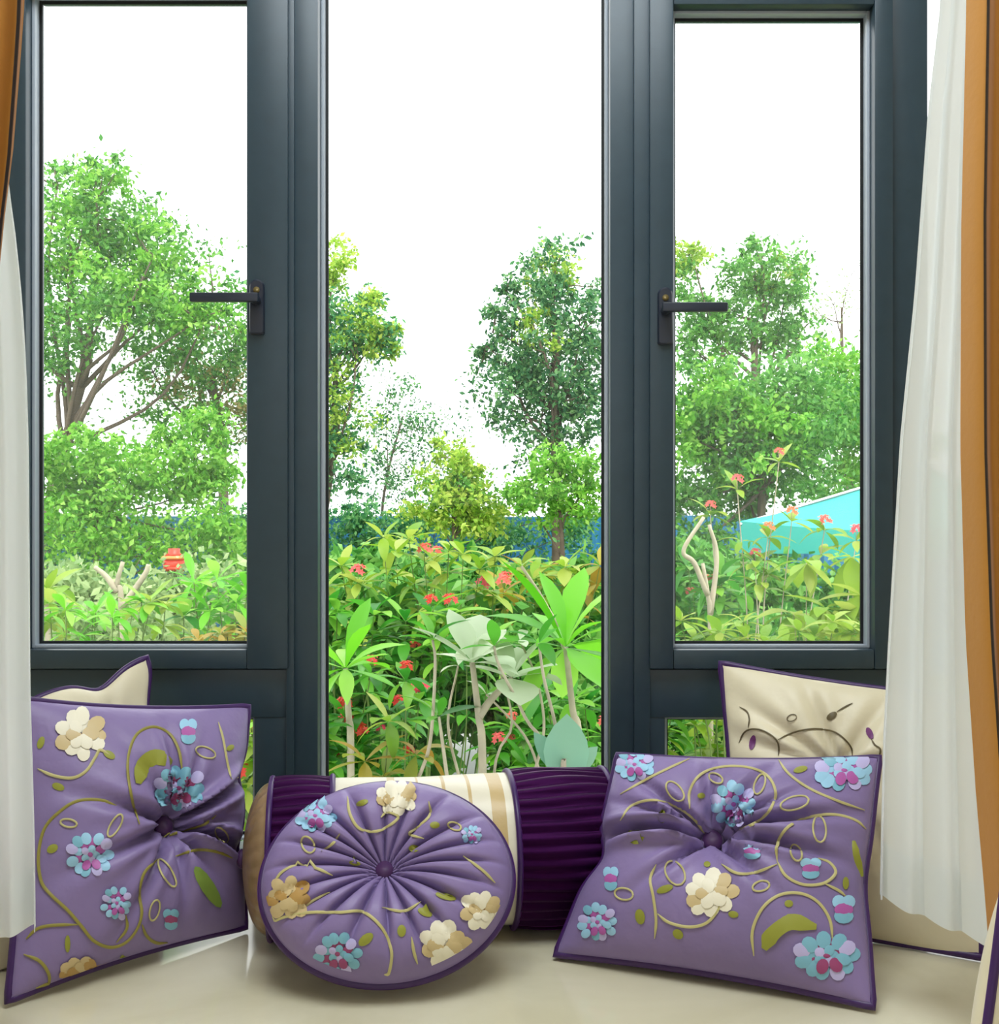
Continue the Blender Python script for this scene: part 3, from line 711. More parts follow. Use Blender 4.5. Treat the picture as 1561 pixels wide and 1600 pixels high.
# --- round cushion
def round_cushion():
    bot = np.array(at(604, 1540, 1.60)); top = np.array(at(607, 1226, 1.785)); c = (bot + top) / 2; e2 = (top - bot) / 2; H = np.linalg.norm(e2)
    e1 = np.array([1.0, .05, 0]); e1 -= e2 * (e1 @ e2) / H ** 2; e1 /= np.linalg.norm(e1); e1 *= 196 * 1.68 / F
    n = np.cross(e1, e2); n /= np.linalg.norm(n); n = n if n[1] < 0 else -n
    root = tag(empty('tufted_cushion', (bot[0], bot[1], 0)), 'round purple embroidered cushion with radiating pleats, leaning on the bolster', 'cushion')
    bc = np.array([-.02, .04])
    NP = 20
    jit = np.random.default_rng(4)
    ja = jit.uniform(-.5, .5, 3)
    def front(u, v):
        u = np.asarray(u, float); v = np.asarray(v, float); r = np.clip(np.hypot(u, v), 0, 1); th = np.arctan2(v - bc[1], u - bc[0])
        rb = np.hypot(u - bc[0], v - bc[1])
        ph = th * NP / 2 + .55 * np.sin(2 * th + ja[0]) + .35 * np.sin(5 * th + ja[1])
        valley = (1 - np.abs(np.sin(ph))) ** 2.2
        h = .074 * np.sqrt(np.clip(1 - r ** 3.2, 0, 1)) * (1 - .78 * np.exp(-(rb / .30) ** 1.3))
        env = np.clip(rb / .12, 0, 1) * np.exp(-(rb / .80) ** 3)
        h = h * (1 - .42 * valley * env) + .006 * np.sin(3 * th + 1) * rb * (1 - r) * 2
        p = c + u[:, None] * e1 + v[:, None] * e2 + n * h[:, None]; p[:, 2] = np.maximum(p[:, 2], .004); return p
    NR, NT = 40, 360
    rr = np.sin(np.linspace(0, np.pi / 2, NR)); th = np.linspace(0, 2 * np.pi, NT, endpoint=False)
    RR, TT = np.meshgrid(rr, th, indexing='ij'); u = (RR * np.cos(TT)).ravel(); v = (RR * np.sin(TT)).ravel()
    i = np.arange(NR * NT).reshape(NR, NT); j = np.roll(i, -1, 1); q = np.stack([i[:-1], i[1:], j[1:], j[:-1]], -1).reshape(-1, 4)
    np_mesh('cover_front', front(u, v), q, M['purple'], root)
    r = np.hypot(u, v)
    P = c + u[:, None] * e1 + v[:, None] * e2 - n * (.018 * np.sqrt(np.clip(1 - r ** 4, 0, 1)))[:, None]; P[:, 2] = np.maximum(P[:, 2], .003)
    np_mesh('cover_back', P, q[:, ::-1], M['purple'], root)
    t = np.linspace(0, 2 * np.pi, 120, endpoint=False); P = front(np.cos(t), np.sin(t)); P[:, 2] = np.maximum(P[:, 2], .008)
    b = MB(); b.tube([tuple(p) for p in P], .0062, 8, closed=True); b.build('piping', M['piping'], root, True)
    s = Surf(lambda a, d: front(a, d), disc=.955); s.nrm = n
    p, _ = s.pn(np.array([bc])); bt = MB(); bt.lathe([(.0, .0), (.012, .0), (.0145, .005), (.012, .010), (.0, .0125)], 0, 0, 18)
    Rm = Vector(n).to_track_quat('Z', 'Y').to_matrix(); bt.v = [tuple(Vector(p[0]) + Rm @ Vector(x)) for x in bt.v]; bt.build('button', M['button'], root, True)
    S = Stitch(s, root, cz(370, 1180, 2.6017)); W = .0042
    for pts in ([(450, 170), (460, 240), (500, 300), (570, 310), (630, 280), (655, 250), (610, 232), (585, 255)], [(780, 190), (785, 245), (740, 290), (700, 320), (760, 340)], [(150, 530), (180, 480), (240, 450), (320, 460), (390, 490)],
                [(125, 695), (190, 660), (300, 640), (420, 640), (500, 635), (555, 665), (600, 720), (630, 800), (620, 880), (600, 915)], [(250, 640), (310, 590), (380, 555)], [(590, 620), (680, 635), (750, 595)], [(920, 410), (1000, 470), (1050, 520)], [(710, 740), (720, 800), (735, 850)], [(345, 390), (390, 360), (420, 320)]):
        S.ribbon(pts, W)
    for a in ((290, 365, 36, 24, 60), (885, 290, 28, 15, 20)): S.loop(*a)
    for a in ((510, 195, 26, 12, -20), (720, 380, 22, 15, 0), (765, 640, 32, 15, 25), (525, 750, 36, 20, -40), (670, 715, 18, 25, 0), (850, 575, 44, 14, 15), (805, 285, 20, 14, 0), (480, 440, 24, 10, 10), (1040, 740, 30, 12, 60)): S.leaf(*a)
    S.cream_flower(650, 175, 88, 0, .65); S.blue_flower(320, 250, 82, .75); S.blue_flower(955, 325, 42, .8); S.cream_flower(212, 580, 92, 1, 1.0); S.cream_flower(1000, 628, 88, 0, .9); S.cream_flower(845, 775, 108, 0, .85); S.blue_flower(410, 810, 92, .95, 1)
round_cushion()

# ------------------------------------------------------------------ curtains
def edge_fn(tab):
    ys = np.array([t[0] for t in tab], float); xs = np.array([t[1] for t in tab], float)
    return lambda y: np.interp(y, ys, xs)

def curtain(name, label, cat, left, right, dl, dr, z0, z1, folds, amp, m, part, stripes=None, seed=0, nu=150, nv=60, flip=False, dfun=None):
    """cloth hung between two side edges (picture x over picture y), gathered in folds that run in depth"""
    u = np.linspace(0, 1, nu); t = np.linspace(0, 1, nv); U, T = np.meshgrid(u, t, indexing='ij')
    r = np.random.default_rng(seed); p1, p2, p3 = r.uniform(0, 6.28, 3)
    Z = z0 + (z1 - z0) * T
    D0 = dl + (dr - dl) * U
    ph = 2 * np.pi * folds * (U + .035 * np.sin(5 * U + p1) + .02 * np.sin(2.5 * T + 9 * U + p2))
    wob = np.sin(ph + p3) + .35 * np.sin(2 * ph + p2)
    D = D0 + amp * (.75 + .5 * (1 - T)) * wob
    PY = CY + F * (EYE - Z) / D0
    XL, XR = left(PY), right(PY)
    uu = U + .5 / folds / 3.2 * np.cos(ph + p3 + .6) * np.sin(np.pi * U)
    X = (XL + (XR - XL) * uu - CX) * D0 / F
    P = np.stack([X, D, Z], -1)
    base = P[:, 0].mean(0); root = tag(empty(name, (base[0], base[1], 0)), label, cat)
    i = np.arange(nu * nv).reshape(nu, nv); q = np.stack([i[:-1, :-1], i[1:, :-1], i[1:, 1:], i[:-1, 1:]], -1).reshape(-1, 4)
    uvs = np.stack([U.ravel(), T.ravel()], 1)
    o = np_mesh(part, P.reshape(-1, 3), q, m, root, uv=uvs)
    # hem: a doubled strip on both faces along the bottom edge
    k = max(2, int(nv * .03)); Ph = P[:, :k + 1].copy(); b = np.stack([Ph[..., 0], Ph[..., 1] - .0015, Ph[..., 2]], -1)
    i = np.arange(nu * (k + 1)).reshape(nu, k + 1); q = np.stack([i[:-1, :-1], i[1:, :-1], i[1:, 1:], i[:-1, 1:]], -1).reshape(-1, 4)
    np_mesh('hem', b.reshape(-1, 3), q, m, root, uv=uvs.reshape(nu, nv, 2)[:, :k + 1].reshape(-1, 2))
    return root
SH_R = edge_fn([(-1500, 1515), (-400, 1490), (0, 1472), (160, 1452), (450, 1430), (680, 1406), (1000, 1386), (1170, 1377), (1400, 1372), (1500, 1372)])
SH_RR = edge_fn([(-1500, 1560), (0, 1545), (700, 1540), (1200, 1560), (1550, 1575)])
curtain('sheer_curtain', 'white sheer voile curtain beside the right casement, drawn against the gold curtain', 'curtain', SH_R, SH_RR, 1.60, 1.40, .145, 2.35, 3.6, .020, M['sheer'], 'voile', seed=3)
SL_R = edge_fn([(-1500, -60), (0, -20), (200, 5), (310, 18), (380, 28), (480, 38), (580, 44), (700, 48), (900, 50), (1080, 51), (1250, 56), (1340, 58), (1500, 59)])
SL_L = edge_fn([(-1500, -150), (0, -150), (1500, -170)])
curtain('sheer_curtain', 'white sheer voile curtain hanging at the left edge over the purple cushion', 'curtain', SL_L, SL_R, 1.44, 1.49, .139, 2.35, 4, .016, M['sheer'], 'voile', seed=5)
gold = rgb(196, 134, 48); dk = rgb(38, 28, 26)
mg_r = striped_cloth('gold_curtain_stripe_right', gold, dk, [(.055, .078), (.30, .32), (.55, .57), (.80, .82)])
mg_l = striped_cloth('gold_curtain_stripe_left', gold, dk, [(.18, .20), (.43, .45), (.68, .70), (.915, .94)])
GR_L = edge_fn([(-1500, 1520), (0, 1511), (350, 1504), (700, 1504), (1000, 1514), (1250, 1532), (1420, 1548), (1600, 1562), (1700, 1566)])
GR_R = edge_fn([(-1500, 1790), (1700, 1830)])
curtain('drape_curtain', 'gold curtain with dark vertical stripes at the right edge', 'curtain', GR_L, GR_R, 1.37, 1.30, .03, 2.38, 4, .018, mg_r, 'drape', seed=8)
GL_R = edge_fn([(-1500, 75), (0, 47), (100, 40), (250, 28), (330, 17), (420, 8), (500, 0), (700, -22), (1000, -50), (1700, -80)])
GL_L = edge_fn([(-1500, -260), (1700, -300)])
curtain('drape_curtain', 'gold curtain with dark vertical stripes at the top left corner', 'curtain', GL_L, GL_R, 1.32, 1.36, .03, 2.38, 4, .014, mg_l, 'drape', seed=10)

# ------------------------------------------------------------------ garden: trees
def leaf_cloud(name, blobs, size, m, parent, seed, leaves_per=26, spread=.17, kind='stuff', long=1.9, droop=.25):
    """blobs: (center, rx, ry, rz, clusters)"""
    r = np.random.default_rng(seed); P = []; ctr = []
    for c, rx, ry, rz, n in blobs:
        d = r.normal(size=(n, 3)); d /= np.linalg.norm(d, axis=1)[:, None]
        rad0 = np.where(r.random((n, 1)) < .75, r.random((n, 1)) ** (1 / 2.0), r.uniform(.9, 1.35, (n, 1)))
        q = d * rad0 * np.array([rx, ry, rz]) + np.array(c)
        ctr.append(q)
        k = r.poisson(leaves_per * 2.1, n).clip(3)
        rad = spread * 1.2 * (rx + rz) / 2 * r.uniform(.45, 1.6, n)
        idx = np.repeat(np.arange(n), k)
        P.append(q[idx] + r.normal(size=(len(idx), 3)) * rad[idx][:, None] * np.array([1, 1, .75]))
    P = np.concatenate(P); n = len(P)
    a = r.normal(size=(n, 3)); a[:, 2] -= droop; a /= np.linalg.norm(a, axis=1)[:, None]
    b = np.cross(a, r.normal(size=(n, 3))); b /= np.linalg.norm(b, axis=1)[:, None]
    nn = np.cross(a, b)
    s = size * .92 * r.uniform(.5, 1.35, n)[:, None]
    V = np.stack([P, P + a * s * .5 + b * s * .5 / long + nn * s * .06, P + a * s, P + a * s * .5 - b * s * .5 / long + nn * s * .06], 1).reshape(-1, 3)
    Q = np.arange(n * 4).reshape(-1, 4)
    o = np_mesh(name, V, Q, m, parent, smooth=False)
    if kind: o['kind'] = kind
    return o, np.concatenate(ctr)

def limb(b, p0, p1, r0, r1, seed, wob=.08, n=7, sides=6):
    r = np.random.default_rng(seed); p0 = np.array(p0, float); p1 = np.array(p1, float); L = np.linalg.norm(p1 - p0)
    t = np.linspace(0, 1, n)[:, None]; w = r.normal(size=3) * wob * L; w2 = r.normal(size=3) * wob * .4 * L
    pts = p0 + (p1 - p0) * t + w * np.sin(np.pi * t) + w2 * np.sin(2 * np.pi * t)
    b.tube([tuple(p) for p in pts], list(np.linspace(r0, r1, n)), sides)
    return pts

def tree(name, label, cat, trunk, blobs, size, m, seed, bark='bark', r0=.09, group=None, leaves_per=26, spread=.17, twigs=34, long=1.9, m2=None, blobs2=None):
    """trunk: list of (px,py,d), the first is dropped to the ground; blobs: (px,py,d,rpx,rpy,clusters)"""
    tp = [np.array(at(*p)) for p in trunk]; tp[0][2] = GZ
    root = tag(empty(name, tp[0]), label, cat, group)
    def conv(bl): return [(np.array(at(x, y, d)), rx * d / F, rx * d / F * .9, ry * d / F, n) for x, y, d, rx, ry, n in bl]
    B = conv(blobs); _, ctr = leaf_cloud('foliage', B, size, m, root, seed, leaves_per, spread, long=long)
    if blobs2:
        _, c2 = leaf_cloud('foliage', conv(blobs2), size, m2, root, seed + 1, leaves_per, spread, long=long); ctr = np.concatenate([ctr, c2]); B = B + conv(blobs2)
    b = MB(); k = len(tp); sp = catmull(tp, 6); b.tube([tuple(p) for p in sp], list(np.linspace(r0 * .75, r0 * .3, len(sp))), 8)
    o = b.build('trunk', M[bark], root, True)
    b = MB(); r = np.random.default_rng(seed + 50); mains = []
    for j, (c, rx, ry, rz, n) in enumerate(B):
        s = sp[int(len(sp) * r.uniform(.55, .98))]; mains.append(limb(b, s, c, r0 * .22, r0 * .06, seed + j, .05, 8))
    allm = np.concatenate(mains)
    for j in r.choice(len(ctr), min(twigs, len(ctr)), replace=False):
        c = ctr[j]; s = allm[np.argmin(((allm - c) ** 2).sum(1) + (allm[:, 2] > c[2]) * .05)]; limb(b, s, c, r0 * .10, r0 * .03, seed + 100 + int(j), .1, 5, 5)
    b.build('branches', M[bark], root, True)
    return root

TG = 'trees beyond the window'
tree('broadleaf_tree', 'tall leafy tree filling the upper left casement', 'tree', [(70, 0, 10), (80, 800, 10), (100, 700, 10), (140, 560, 10)],
     [(150, 330, 10, 75, 70, 34), (100, 410, 10, 75, 70, 36), (230, 400, 10.2, 80, 70, 40), (170, 480, 9.8, 120, 60, 46), (270, 480, 10, 80, 55, 28), (330, 470, 10, 48, 42, 12), (110, 570, 10, 75, 60, 16), (35, 480, 10, 70, 110, 20), (90, 290, 10, 40, 40, 8), (155, 270, 10, 32, 25, 7)], .062, M['leaf_mid'], 1, r0=.11, group=TG, twigs=70, m2=M['leaf_bright'], blobs2=[(150, 310, 9.8, 70, 55, 16), (110, 400, 9.7, 60, 60, 14), (240, 400, 9.8, 70, 55, 16), (200, 470, 9.6, 110, 50, 18), (310, 500, 9.8, 50, 45, 12)])
tree('broadleaf_tree', 'rust-tinted slender tree between the tall tree and the left post', 'tree', [(360, 0, 10.6), (350, 800, 10.6), (345, 680, 10.6), (330, 580, 10.6)],
     [(300, 550, 10.6, 75, 60, 32), (360, 560, 10.6, 60, 60, 26), (330, 640, 10.6, 75, 55, 22), (230, 560, 10.6, 60, 50, 16), (250, 620, 10.6, 60, 50, 10), (400, 500, 10.6, 50, 60, 14), (390, 660, 10.6, 40, 60, 8)], .058, M['leaf_mid'], 2, r0=.08, group=TG, m2=M['leaf_rust'], blobs2=[(310, 590, 10.5, 70, 70, 12), (350, 640, 10.5, 60, 50, 8)])
tree('broadleaf_tree', 'yellow-topped slim tree just right of the left post', 'tree', [(490, 0, 11), (500, 850, 11), (520, 700, 11), (525, 560, 11)],
     [(545, 500, 11, 55, 50, 26), (585, 535, 11, 48, 34, 18), (520, 580, 11, 60, 60, 24), (515, 670, 11, 50, 60, 22), (525, 750, 11, 50, 55, 20), (450, 580, 11, 60, 130, 30), (580, 470, 11, 30, 28, 8)], .062, M['leaf_teal'], 3, r0=.08, group=TG, m2=M['leaf_yellow'], blobs2=[(525, 415, 11, 30, 34, 14), (560, 520, 10.9, 50, 50, 14), (600, 530, 10.9, 34, 30, 10), (530, 640, 10.8, 40, 70, 12)])
tree('sapling_tree', 'thin sparse sapling with airy grey-green leaves in mid centre pane', 'tree', [(600, 0, 12), (596, 830, 12), (606, 740, 12), (630, 650, 12)],
     [(610, 620, 12, 38, 40, 12), (650, 670, 12, 55, 65, 20), (600, 720, 12, 45, 70, 18), (680, 720, 12, 45, 60, 14), (640, 770, 12, 70, 40, 18)], .05, M['leaf_dark'], 4, r0=.028, group=TG, leaves_per=18, spread=.24, twigs=60)
tree('broadleaf_tree', 'dark bushy conical tree against the sky in the right half of centre pane', 'tree', [(870, 0, 10), (872, 850, 10), (868, 700, 10), (870, 520, 10)],
     [(870, 440, 10, 55, 55, 26), (855, 520, 10, 85, 55, 40), (905, 530, 10, 60, 80, 30), (800, 570, 10, 60, 45, 22), (850, 610, 10, 85, 60, 40), (910, 640, 10, 50, 60, 20), (770, 520, 10, 32, 40, 9), (845, 680, 10, 60, 40, 18), (790, 455, 10, 26, 28, 6), (760, 540, 10, 24, 28, 5), (800, 640, 10, 40, 36, 9)], .058, M['leaf_dark'], 5, r0=.09, group=TG, m2=M['leaf_yellow'], blobs2=[(870, 415, 10, 45, 30, 10), (830, 500, 9.7, 45, 40, 5)], twigs=70)
tree('broadleaf_tree', 'round-headed tree above the bushes in the right casement', 'tree', [(1170, 0, 12), (1172, 820, 12), (1178, 640, 12), (1180, 500, 12)],
     [(1180, 425, 12, 68, 45, 32), (1225, 470, 12, 50, 50, 24), (1150, 490, 12, 55, 50, 26), (1200, 530, 12, 55, 36, 20), (1080, 470, 12, 50, 60, 22), (1070, 540, 12, 45, 40, 14), (1110, 520, 12, 40, 40, 12), (1250, 520, 12, 40, 36, 10), (1180, 385, 12, 18, 16, 4)], .066, M['leaf_mid'], 6, r0=.1, group=TG, m2=M['leaf_yellow'], blobs2=[(1080, 395, 12, 38, 34, 14), (1220, 425, 12, 40, 30, 8)])
tree('sapling_tree', 'faint bare-twigged sapling against the sky by the right sash stile', 'tree', [(1330, 0, 13), (1325, 800, 13), (1318, 620, 13), (1315, 480, 13)],
     [(1300, 470, 13, 45, 60, 8), (1330, 430, 13, 35, 50, 7), (1280, 490, 13, 40, 25, 5)], .045, M['leaf_pale'], 7, r0=.04, group=TG, leaves_per=8, spread=.3, twigs=20)
SG = 'bushes in front of the fence'
tree('round_bush', 'bright green bush low in the left casement', 'bush', [(150, 0, 8.6), (150, 900, 8.6), (155, 800, 8.6)],
     [(120, 720, 8.6, 75, 48, 40), (210, 750, 8.6, 90, 45, 44), (100, 770, 8.6, 70, 40, 30), (310, 740, 8.8, 60, 60, 34), (120, 830, 8.4, 90, 50, 30), (240, 850, 8.4, 90, 45, 26), (350, 840, 8.4, 60, 50, 24), (340, 700, 8.8, 40, 50, 14), (270, 690, 8.8, 36, 40, 10), (20, 740, 8.6, 60, 60, 20)], .058, M['leaf_bright'], 11, r0=.05, group=SG, leaves_per=30)
tree('round_bush', 'teal-green bush along the fence, lower left casement', 'bush', [(180, 0, 9.6), (180, 960, 9.6), (180, 860, 9.6)],
     [(100, 830, 9.6, 80, 36, 24), (230, 840, 9.6, 80, 36, 20), (340, 830, 9.6, 60, 40, 24), (400, 820, 9.6, 60, 50, 20), (130, 890, 9.6, 80, 40, 20), (330, 890, 9.6, 70, 40, 22)], .055, M['leaf_teal'], 12, r0=.05, group=SG)
tree('round_bush', 'yellow-green upright bush in the middle of centre pane', 'bush', [(710, 0, 9.2), (710, 900, 9.2), (708, 790, 9.2)],
     [(710, 720, 9.2, 42, 34, 16), (715, 770, 9.2, 55, 45, 26), (690, 810, 9.2, 60, 36, 20), (755, 800, 9.2, 40, 36, 14)], .055, M['leaf_yellow'], 13, r0=.04, group=SG, m2=M['leaf_mid'], blobs2=[(715, 780, 9.3, 60, 50, 22)])
tree('round_bush', 'light green bush under the dark conical tree', 'bush', [(880, 0, 9.0), (880, 900, 9.0), (875, 800, 9.0)],
     [(880, 735, 9, 55, 34, 24), (920, 760, 9, 50, 40, 20), (820, 770, 9, 55, 32, 22), (870, 790, 9, 70, 30, 18)], .055, M['leaf_bright'], 14, r0=.04, group=SG, leaves_per=24)
tree('round_bush', 'dense teal hedge bush against the blue fence in centre pane', 'bush', [(640, 0, 10.2), (640, 960, 10.2), (640, 870, 10.2)],
     [(540, 820, 10.2, 55, 36, 24), (620, 830, 10.2, 60, 34, 20), (680, 820, 10.2, 50, 30, 16), (770, 825, 10.2, 50, 30, 14), (900, 815, 10.2, 50, 26, 12), (620, 860, 10.2, 70, 34, 20), (720, 860, 10.2, 70, 34, 18), (800, 850, 10.2, 60, 40, 16), (880, 840, 10.2, 50, 30, 10), (560, 890, 10.2, 70, 40, 16), (760, 900, 10.2, 90, 30, 16)], .055, M['leaf_teal'], 15, r0=.04, group=SG)
tree('round_bush', 'wide pale green bush filling the right casement', 'bush', [(1180, 0, 8.4), (1185, 900, 8.4), (1190, 800, 8.4), (1190, 700, 8.4)],
     [(1110, 640, 8.4, 80, 70, 54), (1200, 650, 8.4, 90, 75, 64), (1270, 640, 8.6, 70, 70, 44), (1110, 720, 8.4, 80, 60, 40), (1230, 730, 8.5, 80, 55, 40), (1090, 790, 8.4, 60, 45, 16), (1170, 780, 8.6, 60, 45, 16), (1080, 860, 8.2, 60, 50, 22), (1170, 860, 8.2, 70, 45, 18)], .055, M['leaf_mid'], 16, r0=.07, group=SG, leaves_per=34, m2=M['leaf_bright'], blobs2=[(1140, 620, 8.2, 80, 55, 18), (1200, 690, 8.2, 90, 60, 16), (1090, 690, 8.2, 50, 60, 12)])
tree('round_bush', 'yellow-green bush above the turquoise parasol', 'bush', [(1350, 0, 9.0), (1350, 900, 9.0), (1350, 800, 9.0)],
     [(1330, 640, 9, 60, 70, 36), (1320, 720, 9, 50, 60, 28), (1390, 660, 9, 60, 90, 30), (1310, 570, 9.2, 55, 36, 18)], .055, M['leaf_bright'], 17, r0=.06, group=SG, leaves_per=30)

# ------------------------------------------------------------------ garden: fence
fr = tag(empty('site_fence', (0, 11.2, GZ)), 'blue corrugated sheet fence behind the bushes', 'fence')
b = MB(); zt = EYE - 8 * 11.2 / F; nseg = 24; W_ = .9
V = []; 
for k in range(nseg + 1):
    x = W_ * k / nseg; y = .02 * (1 if (k // 2) % 2 else -1) * (1 if k % 2 == 0 else 1)
    V += [(x, y, 0), (x, y, zt - GZ)]
sheet = bpy.data.meshes.new('fence_sheet'); sheet.from_pydata(V, [], [(2 * k, 2 * k + 2, 2 * k + 3, 2 * k + 1) for k in range(nseg)]); sheet.materials.append(M['fence_blue'])
for k in range(-5, 17):
    o = bpy.data.objects.new('sheet', sheet); COL.objects.link(o); o.parent = fr; o.location = (-5.4 + k * W_, 0, .02 * rnd.uniform(0, 1))
post = MB(); post.box(-.03, .03, .03, .09, 0, zt - GZ + .04); po = post.build('post', M['metal_grey'], fr); po.location = (-5.4, 0, 0)
for k in [-2, -1, 1, 2, 3, 4, 5, 6, 7, 8]:
    c = po.copy(); COL.objects.link(c); c.parent = fr; c.location = (-5.4 + 1.8 * k, 0, 0)
rl = MB(); rl.box(-9.9, 9.9, .03, .06, .3, .36); a = rl.build('rail', M['metal_grey'], fr); a.location = (0, 0, 0)
rl = MB(); rl.box(-9.9, 9.9, .03, .06, 1.2, 1.26); a = rl.build('rail', M['metal_grey'], fr); a.location = (0, 0, 0)

# ------------------------------------------------------------------ garden: parasol
def parasol():
    c = np.array([2.62, 7.1, GZ]); root = tag(empty('garden_parasol', c), 'turquoise square garden parasol beyond the right casement', 'parasol')
    hz = EYE - GZ; zr = hz - .055; za = zr + .34; a0 = math.radians(190); R = 1.2
    cor = [np.array([R * math.cos(a0 + k * math.pi / 2), R * math.sin(a0 + k * math.pi / 2), zr]) for k in range(4)]; ap = np.array([0, 0, za])
    for k in range(4):
        A, B = cor[k], cor[(k + 1) % 4]; n = 8; V = []; 
        for i in range(n + 1):
            t = i / n
            for j in range(n + 1):
                s = j / n; e = A * (1 - s) + B * s; p = ap * (1 - t) + e * t
                p = p + np.array([0, 0, -.05 * math.sin(math.pi * s) * t - .03 * math.sin(math.pi * t)]); V.append(p + c)
        ed = len(V)
        q = [(i * (n + 1) + j, (i + 1) * (n + 1) + j, (i + 1) * (n + 1) + j + 1, i * (n + 1) + j + 1) for i in range(n) for j in range(n)]
        np_mesh('canopy_panel', V, q, M['parasol'], root)
        V2 = []
        for j in range(n + 1):
            p = V[n * (n + 1) + j]; V2 += [p, p + np.array([0, 0, -.17 - .02 * math.cos(j * math.pi / 2)])]
        np_mesh('valance', V2, [(2 * j, 2 * j + 1, 2 * j + 3, 2 * j + 2) for j in range(n)], M['parasol'], root)
        b = MB(); b.tube([tuple(c + np.array([0, 0, za - .02])), tuple(c + cor[k] + np.array([0, 0, -.02]))], .012, 6); b.build('rib', M['metal_grey'], root)
    b = MB(); b.lathe([(.03, 0), (.03, za + .06), (.05, za + .07), (.01, za + .14)], 0, 0, 14); b.v = [(x + c[0], y + c[1], z + c[2]) for x, y, z in b.v]; b.build('pole', M['metal_grey'], root, True)
    b = MB(); b.lathe([(.3, 0), (.3, .05), (.08, .08), (.05, .2), (.03, .2)], 0, 0, 20); b.v = [(x + c[0], y + c[1], z + c[2]) for x, y, z in b.v]; b.build('base', M['concrete'], root, True)
parasol()

# ------------------------------------------------------------------ garden: red lantern
def lantern():
    p = at(272, 878, 6.4); g = Vector((p.x, p.y, GZ)); root = tag(empty('garden_lantern', g), 'small red garden lantern with an orange rim among the left shrubs', 'lantern')
    x, y, z = p; s = 6.4 / F
    def L(nm, prof, m, dx=0): 
        b = MB(); b.lathe([(r * s, z - h * s) for r, h in prof], x + dx * s, y, 24); b.build(nm, M[m], root, True)
    L('cap', [(9, -21), (9, -14), (16, -9), (0, -9)][::-1], 'red_paint'); L('rim', [(17, -9.5), (20, -6), (17, -4), (0, -4)][::-1], 'orange_paint')
    L('body', [(0, -5), (15, -5), (17, 4), (15, 14), (0, 14)][::-1], 'red_paint'); L('tray', [(0, 8), (19, 7), (20, 11), (15, 14), (0, 14)][::-1], 'red_paint', 6)
    b = MB(); b.tube([(x, y, GZ), (x, y, z - 13 * s)], .018, 8); b.build('post', M['bark'], root, True)
lantern()

# ------------------------------------------------------------------ garden: flowering shrubs and frangipani near the window
def leaf_mesh(name, w, bend, fold, m, shape=1.0, nl=6):
    """one leaf, 1 m long along +Y, width w, drooping by bend, folded along its midrib"""
    V = []; Q = []
    for i in range(nl + 1):
        t = i / nl; ww = w / 2 * (math.sin(math.pi * min(1, t ** shape)) ** .8 if 0 < t < 1 else 0.0) + (.012 if t == 0 else 0)
        z = -bend * t * t; y = t * (1 - .25 * abs(bend) * t)
        V += [(-ww, y, z + fold * ww), (0, y, z), (ww, y, z + fold * ww)]
    for i in range(nl):
        a = 3 * i; Q += [(a, a + 1, a + 4, a + 3), (a + 1, a + 2, a + 5, a + 4)]
    me = bpy.data.meshes.new(name); me.from_pydata(V, [], Q); me.materials.append(m)
    me.polygons.foreach_set('use_smooth', [True] * len(Q)); me.update(); return me
def flower_mesh(name, m, n=9, seed=0):
    r = random.Random(seed); V = []; Q = []
    for k in range(n):
        a = 2 * math.pi * k / n * 2.4; rr = .55 * math.sqrt(k / n); cz_ = .42 * (1 - 1.6 * rr * rr)
        c = Vector((rr * math.cos(a), rr * math.sin(a), cz_)); nn = Vector((rr * math.cos(a) * 1.3, rr * math.sin(a) * 1.3, .6)).normalized(); s = nn.orthogonal().normalized(); t = nn.cross(s)
        b = len(V); V.append(c)
        for j in range(10):
            q = 2 * math.pi * j / 10 + k; R = (.30 if j % 2 == 0 else .15); V.append(c + (s * math.cos(q) + t * math.sin(q)) * R + nn * (.06 if j % 2 == 0 else .02))
        Q += [(b, b + 1 + j, b + 1 + (j + 1) % 10) for j in range(10)]
    V = [tuple(v) for v in V]
    me = bpy.data.meshes.new(name); me.from_pydata(V, [], Q); me.materials.append(m); me.update(); return me
LM = {}
for key, w, bend, fold, shp in (('big_green', .27, .22, .25, 1.35), ('big_mid', .34, .3, .25, 1.0), ('big_pale', .44, .2, .2, 1.1), ('big_blue', .60, .10, .12, 1.0), ('big_rust', .34, .35, .2, 1.1), ('big_lime', .38, .3, .2, 1.0)):
    LM[key] = [leaf_mesh('leaf_' + key, w, bend * k, fold, M[key], shp) for k in (.6, 1.2, 1.9)]
FM = {'flower_red': flower_mesh('red_cluster', M['flower_red'], 10, 1), 'flower_pink': flower_mesh('coral_cluster', M['flower_pink'], 9, 2)}

def place(name, me, root, p, direction, up, L, wscale=1.0):
    d = Vector(direction).normalized(); u = Vector(up)
    x = d.cross(u); x = x.normalized() if x.length > 1e-4 else d.orthogonal().normalized()
    z = x.cross(d)
    o = bpy.data.objects.new(name, me); COL.objects.link(o); o.parent = root
    mtx = Matrix(((x.x * wscale, d.x, z.x, 0), (x.y * wscale, d.y, z.y, 0), (x.z * wscale, d.z, z.z, 0), (0, 0, 0, 1))) @ Matrix.Scale(L, 4)
    mtx.translation = Vector(p) - Vector(root.location); o.matrix_basis = mtx
    return o

